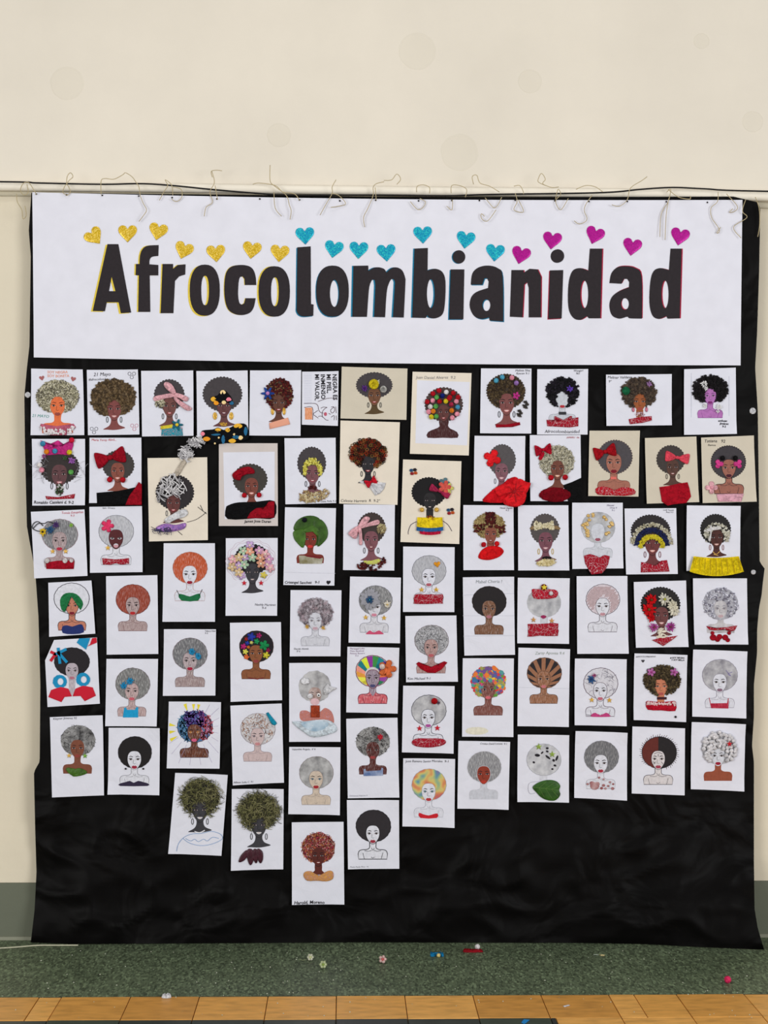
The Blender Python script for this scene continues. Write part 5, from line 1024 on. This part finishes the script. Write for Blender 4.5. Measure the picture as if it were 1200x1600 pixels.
S.puff('white_film', crs([(505, 1078), (512, 1068), (516, 1072), (526, 1075), (518, 1080), (508, 1086)], 3), WPAP, 8, .008, wr=1); S.puff('white_film', se(477, 1064.5, 7, 5.5, 2, 16), WPAP, 8, .005, wr=1); S.puff('googly_eye', se(498, 1086, 3, 3, 2, 12), M((230, 230, 230)), 8, .003); S.ball(498, 1086, 1.2, INKM, 15, 'pupil'); S.puff('white_film', se(484.5, 1087.5, 4.5, 4, 2, 12), WPAP, 8, .004, wr=1)
S = sheet('sheet with a colour-wheel afro of bright wedges and an orange ribbon flower', ((542.9, 1010.5), (623.9, 1012), (621.3, 1115), (541, 1112.9)))
figure(S, 'B', 582.3, 1048.5, 26.3, 24.5, 582.3, 1059.5, 26, (206, 206, 210), (150, 134, 150), lip=(70, 70, 110), bustcol=(206, 92, 102), outline=(110, 20, 50), lw=1, skinkind='pencil')
WC = [(40, 120, 80), (90, 60, 140), (220, 90, 60), (200, 190, 60), (226, 226, 80), (220, 150, 60), (230, 150, 130), (24, 120, 130), (214, 226, 60), (140, 50, 150), (60, 140, 70), (20, 130, 140), (90, 60, 150), (120, 170, 70), (230, 120, 70), (150, 70, 160)]
for i, cc in enumerate(WC):
    a0, a1 = math.pi*.25+2*math.pi*i/16, math.pi*.25+2*math.pi*(i+1)/16
    S.flat('colour_wedge', [(582.3+12*math.cos(a0), 1054+12*math.sin(a0))]+[(582.3+25.4*math.cos(a0+(a1-a0)*t/4), 1048.5+23.6*math.sin(a0+(a1-a0)*t/4)) for t in range(5)]+[(582.3+12*math.cos(a1), 1054+12*math.sin(a1))], M(cc), 2.7)
S.flat('neck', [(577, 1074), (588, 1074), (587, 1082), (582.5, 1088), (578, 1082)], M((150, 134, 150), 'pencil'), 1.8)
S.flower(605, 1045, 14.5, M((220, 112, 64), 'crepe'), None, n=5, L=8, t=.012, label='orange ribbon flower'); S.ball(597, 1041, 4.5, M((226, 206, 200), 'crepe'), 26, 'button')
S.text('Mariangel Lobo\nDana Sandoval\nAntony Rosero\n        9-3', 546.5, 1014.5, 2.7, M((140, 110, 140)))
S = sheet('sheet with dark mottled curly afro, red flower and deep brown skin above a blue top', ((541, 1122.9), (621, 1121.3), (623.9, 1245.9), (543.4, 1247.3)))
figure(S, 'B', 582.6, 1159, 26.5, 23.5, 582.5, 1171.8, 25, (72, 70, 70), (86, 38, 34), lip=(150, 60, 60), hairkind='smudge', skinkind='pencil')
S.scatter('curl_stroke', hring(S, 0), 260, 'stroke', 1.7, [M((130, 130, 128)), M((44, 42, 44)), M((90, 88, 88))], 2.8, asp=.7, spread=0)
S.flat('dress', [(568, 1202), (571, 1201), (572, 1205), (595, 1203.5), (596, 1199.5), (598.5, 1200), (598.5, 1212), (568, 1212.5)], M((44, 96, 166), 'smudge'), 3); S.petals(594, 1151, 6, M((190, 24, 50)), M((220, 60, 60)), n=6, label='red flower')
S.text('Emmanuel Palacios 9', 546, 1244.5, 2.4, M((150, 150, 160)), rot=-1)
S = sheet('sheet with smooth grey afro, beige skin, teal eyelids and dark red lips', ((452, 1167), (532, 1167.5), (531, 1273.4), (450.5, 1272)))
figure(S, 'B', 494.4, 1207, 26.5, 25, 493.8, 1217.5, 26, (140, 140, 142), (200, 184, 168), lip=(160, 34, 46), hairkind='smudge', outline=(130, 120, 116), lw=.6, eyecol=(60, 96, 110))
S.text('Valentina Angulo  9°4', 456, 1172, 3, PEN)
S = sheet('lowest sheet, with red-brown speckled afro, dark brown face and golden ruffled dress', ((455.9, 1284.8), (536.8, 1284), (538, 1413), (456.3, 1413.4)))
figure(S, 'A', 497.4, 1325, 25.7, 24, 497.5, 1337, 25, (110, 56, 46), (84, 36, 30), style='rough', lip=(120, 30, 30), bust=False)
S.flat('neck', crs([(492, 1350), (503, 1350), (503, 1360), (508, 1366), (487, 1366), (492, 1360)], 2), M((92, 40, 32)), 1)
S.scatter('coloured_curl', hring(S, .03), 420, 'stroke', 1.7, [M((150, 60, 50)), M((196, 120, 60)), M((206, 160, 150)), M((90, 40, 50)), M((180, 40, 80))], 2.8, asp=.8, spread=0)
S.puff('ruffled_dress', crs([(474, 1368), (477, 1362), (486, 1361), (492, 1366), (500, 1368), (507, 1363), (516, 1360), (521, 1364), (520, 1373), (510, 1377), (495, 1376), (480, 1376)], 3), M((196, 140, 76), 'scraps', s=90), 5, .004, wr=.9)
S.text('Harold, Moreno', 459.5, 1412.3, 5.2, INKM, bold=.02)
S = sheet('sheet with flat black afro, white face and boldly inked outline shoulders', ((542, 1250), (623.4, 1250), (623.9, 1357.4), (543.8, 1357.9)))
figure(S, 'B', 583.5, 1290.5, 27, 24.8, 582.5, 1302.5, 26, (44, 40, 44), (216, 217, 226), lip=(150, 44, 60), outline=(28, 26, 30), lw=1.1)
S.text('Paula Paola Rios  91', 547, 1355.5, 2.6, M((150, 150, 158)))
S = sheet('sheet with grey outlined afro, red pom-pom, red star earrings and oval red torn dress', ((630, 1071.4), (710.3, 1072), (708.5, 1177.3), (628, 1175.5)))
figure(S, 'B', 670, 1109.8, 27, 24, 669, 1121.5, 26.5, (170, 170, 176), (212, 214, 224), lip=(166, 80, 150), hairkind='smudge', outline=(70, 70, 80), lw=.8)
S.ball(678.5, 1095, 5, M((176, 10, 20), 'crepe'), 5); S.petals(685, 1098, 4, M((90, 70, 90)), n=5, L=5)
for x, y in ((655.5, 1138), (683.3, 1137.5)): S.star(x, y, 5, M((190, 20, 40)), label='red star earring')
dress(S, crs([(643, 1160), (650, 1154), (670, 1153.5), (690, 1154), (697, 1159), (690, 1165), (670, 1168), (650, 1166)], 3))
S = sheet('sheet with soft rainbow watercolour afro, white skin and small red bustier', ((630, 1184.6), (711, 1185.7), (710, 1293.3), (628.7, 1291)))
figure(S, 'B', 670.4, 1226, 26.8, 24.7, 669.7, 1237, 26, (200, 120, 90), (214, 215, 225), lip=(176, 50, 56), outline=(150, 150, 160), lw=.5, eyecol=(60, 100, 110))
S.hair.data.materials[0] = M((0, 0, 0), 'rainbow', s=20, cols=((120, 120, 160), (96, 140, 160), (150, 176, 130), (206, 186, 110), (206, 140, 90), (190, 100, 90), (180, 110, 140)))
S.flat('bustier', crs([(654.5, 1270), (661, 1272), (669.5, 1274), (677, 1272), (683.5, 1271), (682.5, 1278), (657, 1278)], 2), M((196, 26, 40)), 3)
S.text('Jose Ramiro Santo Morales  9-1', 633.5, 1191, 3.8, INKM)
S = sheet('sheet with confetti-coloured patch afro and brown shoulders, yellowish stain at the bottom', ((723, 1028.4), (802.8, 1028.7), (802, 1151.5), (722, 1151)))
figure(S, 'B', 763, 1065.8, 26.5, 24.5, 762.7, 1077.8, 26, (150, 120, 90), (126, 76, 68), lip=(206, 100, 110), skinkind='pencil', outline=(90, 50, 50), lw=.5)
S.scatter('colour_patch', hring(S, -.02), 230, 'patch', 3.2, [M(c) for c in ((90, 150, 60), (206, 60, 60), (60, 110, 160), (226, 190, 50), (196, 80, 120), (110, 80, 140), (226, 120, 50), (80, 150, 150), (150, 150, 80))], 2.6, spread=.0003)
S.flat('yellow_stain', hairshape(745, 1142, 18, 6, 'rough', seed=8), M((218, 214, 196)), 1)
S = sheet('sheet with radiating black and brown striped afro and smiling brown face', ((810, 1011.8), (890.6, 1014.3), (888.5, 1135.8), (808.4, 1134.5)))
figure(S, 'B', 850.6, 1051.5, 27, 24, 849.5, 1061, 25, (150, 104, 78), (152, 104, 76), lip=(190, 110, 116), skinkind='pencil', outline=(60, 40, 34), lw=.6)
for i in range(22):
    if i % 2: continue
    a0, a1 = -.35+2*math.pi*i/22, -.35+2*math.pi*(i+1.15)/22
    S.flat('black_stripe', [(849.5+11*math.cos((a0+a1)/2), 1061+13*math.sin((a0+a1)/2))]+[(850.6+26.3*math.cos(a0+(a1-a0)*t/4), 1051.5+23.3*math.sin(a0+(a1-a0)*t/4)) for t in range(5)], M((38, 34, 38)), 2.7)
S.text('Zaray Aponte 9.4', 836, 1022.5, 4.6, M((150, 160, 150))); S.lines('fold_line', [[(809, 1074), (889, 1076)]], .5, M((190, 192, 204)), 1)
S = sheet('sheet with brick-red mask-like face, grey hair and faint grey ghostly shoulders', ((716.2, 1157.4), (796.9, 1159), (794.4, 1265), (714.6, 1263.2)))
figure(S, 'B', 756.7, 1198.3, 26.5, 24.5, 755.7, 1209.5, 25.5, (140, 140, 144), (138, 54, 38), lip=(176, 54, 40), hairkind='pencil', hang=90, bustcol=(196, 198, 207), outline=(196, 196, 204), lw=.7)
S.text('Cristian David Lucumi  9-1', 750, 1163.3, 2.8, INKM)
S = sheet('sheet with a large real green leaf below a faceless pale circle dotted with black bits', ((809, 1147.7), (889.2, 1148.5), (888.9, 1254), (808.2, 1252.8)))
figure(S, 'B', 849.7, 1187, 26.7, 24.8, 849.7, 1197, 25, (190, 191, 198), (190, 190, 198), hairkind='smudge', face=False, bust=False, outline=(150, 152, 160), lw=.5)
S.flat('neck', rect(843, 1210, 855, 1222), M((206, 207, 216)), 1)
S.lines('pencil_line', [crs([(843, 1221), (828, 1223), (825, 1232), (828, 1240), (836, 1239)], 4, False)], .6, M((160, 160, 170)), 2)
for x, y, r, q, a in ((855, 1169, 2.2, .8, 0), (855, 1174, 2.2, .7, .4), (847, 1176, 2.6, .5, -.8), (839.5, 1180, 4.2, .55, .1), (856, 1183, 5, .32, .7), (865, 1188, 2.4, .8, 1), (870, 1184.5, 4.6, .35, -1.2), (834, 1191, 2, .8, .6), (867, 1196, 2.4, .7, .4), (863, 1201.5, 1.8, .8, 0)):
    S.puff('black_seed', [(x+r*math.cos(t)*math.cos(a)-r*q*math.sin(t)*math.sin(a), y+r*math.cos(t)*math.sin(a)+r*q*math.sin(t)*math.cos(a)) for t in [i*.7 for i in range(9)]], INKM, 4, .002)
for x, y in ((841.6, 1166.7), (862.7, 1178.5)): S.star(x, y, 5.6, M((150, 176, 80), 'glitter'), 5, 'star_sequin', label='green star')
o = S.puff('leaf', crs([(832, 1229.5), (842, 1222), (855, 1218.5), (868, 1220), (875, 1227), (873.5, 1234), (875, 1242), (868, 1250), (857, 1250.5), (846, 1246), (838, 1238)], 4), M((44, 84, 24), 'leaf'), 8, .004, label='large green leaf')
S.lines('leaf_vein', [[(833, 1229.5), (873, 1234)], [(842, 1230.5), (853, 1221)], [(842, 1230.5), (850, 1245)], [(852, 1231.5), (866, 1222)], [(852, 1231.5), (862, 1247)], [(861, 1232.5), (873, 1228)], [(861, 1232.5), (871, 1244)]], .5, M((90, 124, 60)), 20, parent=o)
S = sheet('line-drawn sheet with wavy uncoloured hair, blue blossom at left and magenta bra', ((898, 1028.8), (979, 1030), (978.8, 1134.5), (897.8, 1133)))
figure(S, 'B', 938.7, 1067.5, 26.7, 24, 937.8, 1079.5, 26, (206, 205, 213), (212, 213, 223), lip=(186, 100, 116), outline=(90, 70, 84), lw=.8)
S.scatter('wavy_line', hring(S, -.1, 1.1), 40, 'stroke', 3.6, [M((130, 126, 140))], 2.8, asp=.6, spread=0)
S.petals(923.7, 1061, 8, M((40, 80, 130)), M((30, 50, 100)), n=7, label='blue blossom'); S.petals(928, 1055, 4.5, M((150, 60, 110)), n=5, L=12)
for x, y in ((924.5, 1093.5), (952, 1094)): S.star(x, y, 4.8, GOLD)
S.flat('bustier', crs([(924, 1116.5), (930, 1113.5), (938, 1117.5), (947, 1113.5), (952.5, 1117), (952, 1120), (925, 1120)], 2), M((186, 60, 120)), 3)
S.line('band_line', [(916, 1117), (924, 1117.5)], .8, PEN, 3); 
S = sheet('sheet with bushy olive-brown hair, twin pink blooms and a red dress edged with white', ((991, 1020.8), (1073.7, 1023.3), (1072, 1128.3), (989.7, 1124.7)))
figure(S, 'B', 1034, 1063, 26.5, 22.5, 1032.7, 1072.5, 25, (76, 64, 44), (196, 122, 92), lip=(170, 80, 76), style='rough', bust=False, eyecol=(70, 60, 50))
S.flat('neck', rect(1027, 1085, 1038, 1100), M((196, 122, 92)), 1)
S.scatter('bushy_hair', hring(S, .07, .95), 430, 'clump', 2.1, [M(c) for c in ((80, 68, 46), (62, 52, 36), (98, 84, 58), (48, 40, 30))], 3)
for x in (1017, 1052.5): S.flower(x, 1050, 6.8, M((186, 110, 170), 'crepe'), M((150, 50, 120)), L=14)
S.slab('choker', rect(1026.5, 1089, 1041.5, 1093), M((60, 20, 30)), 6, .0015)
dress(S, crs([(1009, 1099), (1012, 1095), (1033, 1097), (1053, 1095), (1056, 1099), (1055, 1111), (1033, 1110), (1012, 1109)], 2), M((186, 20, 44), 'crepe'))
S.scatter('white_ruffle', inpoly([(1010, 1096), (1033, 1098), (1055, 1096), (1055, 1102), (1033, 1101), (1011, 1102)]), 70, 'clump', 1.4, [M((226, 200, 200))], 12)
heart(S, 1004.5, 1033, 2.6, 0, PEN, L=3, t=.0002); S.text('#AFROCOLOMBIANIDAD', 993, 1027, 2.2, INKM, sx=.9); S.text('# SOY NEGRA\n  Y SOY BELLA', 1047, 1029, 2.5, INKM, bold=.03); S.ball(1055.3, 1120, 1.8, INKM, 3, 'ink_mark')
S = sheet('sheet with brushed dark-grey afro, white skin and red flower splotches on the chest', ((899, 1142), (980, 1144.7), (979.5, 1250.8), (897, 1246.3)), curl=1.6)
figure(S, 'B', 939.7, 1182.5, 27, 25, 938.5, 1192.5, 26, (110, 110, 114), (212, 213, 222), lip=(166, 40, 60), hairkind='pencil', hang=75, hairlt=.3, outline=(140, 140, 148), lw=.5)
for x, y, r in ((929, 1228, 7), (925, 1224, 4), (933, 1225, 4), (918, 1225, 2), (943, 1227, 2.6), (950, 1228, 2), (953, 1222, 2), (957, 1232, 2.6), (940, 1231.5, 2.4), (946, 1232, 2), (936, 1215, 2), (943, 1217.5, 1.8), (958, 1225, 1.8)): S.puff('red_splotch', hairshape(x, y, r, r*.85, 'rough', seed=x), M((150, 30, 40), 'smudge'), 4, .001)
S = sheet('sheet with afro split into red-brown and black halves, ringed with spikes', ((988, 1135), (1070.3, 1138), (1069.7, 1242.8), (987, 1239.7)))
S.lines('hair_spike', [[(1030+27*math.cos(a), 1175.8+24.6*math.sin(a)), (1030+(29.6+(i % 3))*math.cos(a+.05), 1175.8+(27.2+(i % 3))*math.sin(a+.05))] for i, a in enumerate([2.35+j*.118 for j in range(44)])], .6, M((70, 40, 40)), 2)
figure(S, 'B', 1030, 1175.8, 27, 24.8, 1028.3, 1186, 26, (96, 40, 34), (210, 204, 206), lip=(156, 60, 80), outline=(56, 52, 62), lw=.8)
hp = hairshape(1030, 1175.8, 27, 24.8, 'round', None, 1030); S.flat('black_half', [(1028.5, 1151)]+[p for p in hp if p[0] > 1028.5 and p[1] < 1176][::1][-1:0:-1][::-1][:0]+sorted([p for p in hp if p[0] > 1028.5], key=lambda p: math.atan2(p[1]-1175.8, p[0]-1028.5))+[(1028.5, 1200)], M((34, 30, 32)), 2.6)
S.lines('face_paint', [crs([(1022, 1178), (1028, 1175.5), (1035, 1178)], 3, False), [(1024, 1190), (1021, 1194)], [(1033, 1190), (1036, 1194)], [(1020, 1190), (1024, 1193)], [(1028.3, 1178), (1028.3, 1182)]], .7, M((60, 56, 60)), 4.6, parent=S.face)
S = sheet('sheet with grey-lilac shaded afro and red square-neck top with thin straps', ((1082.7, 1014.7), (1167.4, 1017.8), (1165.7, 1122.5), (1081.4, 1119.5)))
figure(S, 'B', 1124.8, 1055, 27.5, 24.8, 1124.5, 1066, 26, (150, 148, 158), (212, 213, 223), lip=(130, 100, 120), hairkind='smudge', outline=(130, 124, 140), lw=.6)
S.flat('dress', [(1107.5, 1090), (1108.5, 1090), (1110.5, 1099), (1136, 1098.5), (1137.5, 1091), (1138.5, 1091), (1138, 1107), (1111, 1106.5)], M((176, 30, 58), 'pencil', ang=90, lt=.1), 3)
S.lines('violet_scribble', [crs([(1134, 1047), (1138, 1052), (1142, 1056), (1137, 1053), (1144, 1050)], 3, False)], .9, M((120, 110, 160)), 2.9)
S = sheet('sheet with afro of crumpled white paper balls, a red star and rust-brown shoulders', ((1080.5, 1128), (1164.8, 1131.4), (1162.4, 1236.5), (1079, 1232.8)))
figure(S, 'B', 1123.5, 1169.5, 27.5, 25, 1121.8, 1181, 25.5, (170, 170, 176), (206, 208, 216), lip=(150, 24, 50), bustcol=(146, 76, 54), outline=None)
rd = random.Random(4); pl = []
while len(pl) < 62:
    a = rd.random()*6.283; k = math.sqrt(rd.random()); x, y = 1124+27*k*math.cos(a), 1168+25*k*math.sin(a)
    if ((x-1122)/12)**2+((y-1184)/17)**2 < 1 or y > 1190 or any((x-p)**2+(y-q)**2 < 17 for p, q in pl):
        if rd.random() < .002: break
        continue
    pl.append((x, y)); S.ball(x, y, 3.3, M((222, 220, 224), 'crepe'), 4, 'paper_ball')
S.star(1138.3, 1161.5, 5, M((190, 16, 30)), 36, 'star_sequin', label='red star')

# ------------------------------------------------------------ twine ties
TW = M((184, 168, 130)); TY = -.083
ORD = ['first', 'second', 'third', 'fourth', 'fifth', 'sixth', 'seventh', 'eighth', 'ninth', 'tenth', 'eleventh', 'twelfth', 'thirteenth', 'fourteenth', 'fifteenth', 'sixteenth', 'seventeenth', 'eighteenth', 'nineteenth']
TIES = [
 ([[(57, 304), (50, 292), (44, 285), (36, 287), (32, 298), (38, 305), (44, 300), (42, 288)], [(26, 303), (27, 315), (34, 328), (36, 342), (41, 336), (39, 322)]], 'with a strand hanging on the wall'),
 ([[(104, 304), (98, 300), (104, 288), (110, 300), (104, 306)], [(104, 288), (105, 276), (110, 270), (114, 276), (108, 282), (104, 288)]], 'with a small round loop standing above the pipe'),
 ([[(158, 304), (158, 283), (164, 279), (178, 280), (192, 273), (196, 270), (206, 276), (212, 284), (217, 292), (219, 305), (224, 318), (229, 328), (224, 337), (217, 346)]], 'arching high between two staples with an S-shaped tail'),
 ([[(249, 313), (256, 300), (262, 290), (258, 281), (268, 289), (270, 305)], [(270, 292), (283, 296), (284, 308), (276, 315), (268, 311)]], 'with a hooked loop on its right'),
 ([[(332, 277), (330, 268), (338, 266), (347, 267)], [(331, 268), (335, 285), (328, 300), (332, 316), (322, 324), (319, 338)], [(336, 290), (340, 312)]], 'bent square at its top'),
 ([[(422, 258), (422, 282), (428, 290), (447, 305), (452, 320), (455, 330), (453, 343)], [(395, 288), (405, 286), (430, 290), (442, 300), (460, 303), (468, 313)], [(428, 300), (430, 325), (440, 338)]], 'with the tallest upright end and many tails'),
 ([[(525, 281), (519, 292), (519, 302), (510, 318), (500, 336)], [(519, 302), (530, 306), (540, 318), (530, 322), (517, 324)]], 'forked over the first blue hearts'),
 ([[(600, 284), (588, 287), (583, 293), (583, 305), (575, 325), (568, 340), (570, 355)], [(586, 293), (588, 313)]], 'with a long tail curling above the letter m'),
 ([[(600, 282), (612, 281), (620, 272), (626, 280), (620, 288)]], 'lying loose above the pipe with one peak'),
 ([[(651, 300), (652, 291), (662, 289), (671, 293), (671, 302)], [(641, 315), (652, 327), (660, 325), (665, 316), (656, 310)]], 'forming a square arch and ring'),
 ([[(705, 302), (706, 290), (718, 290), (729, 296), (727, 308)], [(707, 312), (706, 328), (698, 322)]], 'forming a low arch with short barb'),
 ([[(740, 288), (738, 276), (745, 274), (750, 286), (765, 291), (780, 300)], [(758, 309), (765, 318), (772, 325), (778, 320), (784, 308)], [(775, 328), (762, 345), (753, 342), (752, 334), (757, 338)]], 'with an eye loop on top'),
 ([[(803, 291), (812, 290), (817, 298), (818, 303)], [(805, 302), (808, 315), (803, 328), (818, 331), (810, 312)]], 'hanging as a small triangle'),
 ([[(853, 290), (842, 285), (841, 280), (846, 271), (852, 280), (848, 287), (862, 293), (873, 292)], [(868, 311), (872, 296), (876, 304), (868, 314), (876, 328), (888, 310)]], 'with a pointed loop and a V below'),
 ([[(900, 296), (915, 290), (930, 292), (942, 300)], [(925, 305), (915, 320), (913, 330), (917, 340), (915, 346), (905, 350), (897, 345)]], 'with a tail hooked to the left'),
 ([[(1011, 276), (1003, 282), (985, 294), (980, 312), (968, 322), (956, 320)]], 'running diagonally across pipe and banner edge'),
 ([[(1042, 300), (1048, 296), (1044, 315), (1033, 335), (1031, 370)], [(1044, 296), (1060, 308), (1078, 311), (1078, 306)], [(1045, 310), (1041, 335), (1039, 375)]], 'with two long parallel tails'),
 ([[(1122, 300), (1121, 315), (1111, 325), (1112, 340), (1122, 355), (1124, 362), (1120, 364), (1126, 355)]], 'ending in a small hanging knot'),
 ([[(1135, 303), (1152, 322), (1148, 330), (1140, 332), (1145, 326)], [(1165, 312), (1160, 330), (1167, 340), (1146, 355), (1158, 372)], [(1180, 308), (1186, 325), (1187, 350), (1184, 370)]], 'tangled over the right corner')]
for k, (strands, desc) in enumerate(TIES):
    V = []; Fc = []; rt = random.Random(k)
    for sp in strands:
        y0_ = TY-rt.uniform(0, .006); pts = []
        for i, (x, y) in enumerate(crs(sp, 5, False)):
            pts.append(P(x, y, y0_-.004*math.sin(i*.35)-(.006 if y < 300 else 0)))
        a, b = tube_data(pts, .00155, 5); o_ = len(V); V += a; Fc += [tuple(v+o_ for v in f) for f in b]
    o = P(strands[0][0][0], strands[0][0][1], TY)
    tag(mesh_obj('twine_tie', V, Fc, TW, smooth=True, org=o), '%s beige twine tie from the left, %s' % (ORD[k], desc), 'string', 'twine ties along the pipe')

# ------------------------------------------------------------ scraps pinned or stuck to the cloth
def scrap(name, label, cat, px, py, r, m, rough=True, t=.006, sx=1, y=Y0-.003):
    S = Sheet.__new__(Sheet); S.y = y; S.org = P(px, py, y); S.root = empty(name, S.org); _org[S.root.name] = S.org; tag(S.root, label, cat)
    S.puff('crumpled_paper', hairshape(px, py, r*sx, r, 'rough', seed=px), m, 0, t, wr=1)
scrap('paper_scrap', 'crumpled white paper scrap on the black cloth, left of the seed-hair drawing', 'paper', 43.5, 617, 4.5, WPAP)
scrap('paper_scrap', 'white paper scrap on the right cloth edge beside the violet portrait', 'paper', 1176, 642, 5, WPAP)
scrap('paper_scrap', 'white paper scrap at the right cloth seam beside the yellow collar', 'paper', 1177, 894, 3.8, WPAP)
# ------------------------------------------------------------ things on the floor
class Flo(Sheet):
    def __init__(s, name, label, cat, px, py, tip=0.0):
        s.c = PF(px, py, 0); s.px, s.py = px, py; s.root = empty(name, s.c); _org[s.root.name] = s.c; tag(s.root, label, cat, 'scraps fallen on the floor strip'); s.y = 0
    def W(s, p, d):        # local pixel-sized units lying on the floor, d upward
        return (s.c.x+(p[0]-s.px)*MPP, s.c.y-(p[1]-s.py)*MPP, .001+d)
def fball(S, x, y, r, m, name, z=0):
    V = []; Fc = []; rr = r*MPP; c = S.W((x, y), z+rr*.9)
    for j in range(9):
        ph = math.pi*j/8
        for i in range(12):
            th = math.pi*i/6; k = 1+.1*noise.noise(Vector((i*1.3, j*1.7, x))); V.append((c[0]+rr*k*math.sin(ph)*math.cos(th), c[1]+rr*k*math.sin(ph)*math.sin(th), c[2]+rr*k*math.cos(ph)))
    for j in range(8):
        for i in range(12): q = (i+1) % 12; Fc.append((j*12+i, (j+1)*12+i, (j+1)*12+q, j*12+q))
    return mesh_obj(name, V, Fc, m, S.root, smooth=True)
def bloom(S, x, y, r, m, mc, n=6):                # a small upright-facing flower: petals leaning up from a center
    for i in range(n):
        a = 2*math.pi*i/n; fball(S, x+r*.6*math.cos(a), y+r*.3*math.sin(a), r*.42, m, 'petal', r*MPP*.55*(1-math.sin(a)))
    fball(S, x, y+r*.25, r*.38, mc, 'flower_center', r*MPP*.6)
S = Flo('fallen_flower', 'tiny cream flower with thread stem on the green floor, leftmost of the fallen blooms', 'flower', 485, 1501); bloom(S, 485, 1501, 5, M((214, 214, 190), 'crepe'), M((190, 196, 140)))
tube('stem', [S.W((480, 1501), .004), S.W((474, 1504), .003), S.W((468, 1497), .002)], .001, M((150, 160, 120)), S.root)
S = Flo('fallen_flower', 'small greenish-white fallen flower beside the cream one', 'flower', 505, 1513); bloom(S, 505, 1513, 5.5, M((196, 206, 160), 'crepe'), M((130, 150, 70)))
S = Flo('fallen_flower', 'pale pink foam flower fallen on the green floor', 'flower', 598, 1505); bloom(S, 598, 1505, 5.8, M((226, 190, 184), 'crepe'), M((190, 90, 90)), 5)
S = Flo('beaded_bow', 'tiny blue bow with a yellow bead lying on the green floor', 'ornament', 683, 1495)
S.bow(683, 1492, 20, 9, 0, M((24, 120, 170), 'crepe'), L=1, t=.012); fball(S, 685, 1499, 3.2, M((210, 190, 120), 'glitter'), 'bead')
S = Flo('crepe_strip', 'dark red crepe strip lying near the cloth foot', 'scrap', 738, 1487); S.puff('crepe', rect(725, 1483, 753, 1492, 1.2), M((140, 16, 28), 'crepe'), 0, .008, wr=1)
S = Flo('pom_pom', 'white pom-pom ball resting on the dark red crepe strip', 'pom-pom', 746, 1486); fball(S, 746, 1486, 4.2, M((226, 222, 222), 'crepe'), 'fluff', .006)
S = Flo('foam_star', 'small cream foam star on the green floor, right of centre', 'ornament', 941, 1493)
S.star(941, 1493, 5, M((226, 206, 150)), 1, 'star_body'); tube('thread', [S.W((936, 1492), .002), S.W((928, 1492), .002)], .0008, M((190, 200, 190)), S.root)
S = Flo('pom_pom', 'bright pink pom-pom ball on the green floor near the right corner', 'pom-pom', 1137, 1536); fball(S, 1137, 1536, 5, M((226, 50, 100), 'crepe'), 'fluff')
S = Flo('paper_scrap', 'crumpled white paper bit on the joint between green floor and yellow tiles', 'paper', 260, 1559); S.puff('crumpled_paper', hairshape(260, 1559, 6.5, 4, 'rough', seed=2), WPAP, 0, .01, wr=1)
S = Flo('paper_scrap', 'flat white paper sliver on a yellow tile, right of centre', 'paper', 885, 1572); S.puff('sliver', [(880, 1574), (889, 1568), (890, 1571), (882, 1577)], WPAP, 0, .002)
S = Flo('tape_piece', 'bright blue tape piece on the dark tile at the bottom edge', 'tape', 820, 1597); S.slab('tape', [(815, 1600), (820, 1588), (827, 1590), (822, 1600), (818, 1606)], M((20, 130, 200)), 2, .001)
cpts = [PF(x, y, .004) for x, y in ((-60, 1484), (0, 1481.5), (30, 1479.5), (60, 1476), (95, 1472.5), (108, 1470.5), (120, 1470), (124, 1474))]
for p in cpts: p.y = min(p.y, -.11-.0)
tag(tube('floor_string', crs(cpts, 5, False), .003, M((186, 184, 160)), n=6), 'pale string lying on the green floor by the left foot of the black cloth', 'string')
V = []; Fc = []; fm = []; rd = random.Random(5)
for i in range(170):
    px, py = rd.uniform(0, 1200), rd.uniform(1485, 1590); c = PF(px, py, .0008); r = rd.uniform(.0012, .004); b0 = len(V)
    for j in range(5): a = j*1.2566; k = rd.uniform(.5, 1.1); V.append((c.x+r*k*math.cos(a), c.y+r*1.6*k*math.sin(a), .0008))
    V.append((c.x, c.y, .0008+r*.7))
    for j in range(5): Fc.append((b0+j, b0+(j+1) % 5, b0+5))
tag(mesh_obj('floor_crumbs', V, Fc, M((196, 200, 180))), 'scattered pale crumbs and lint on the green floor strip', 'debris', kind='stuff')
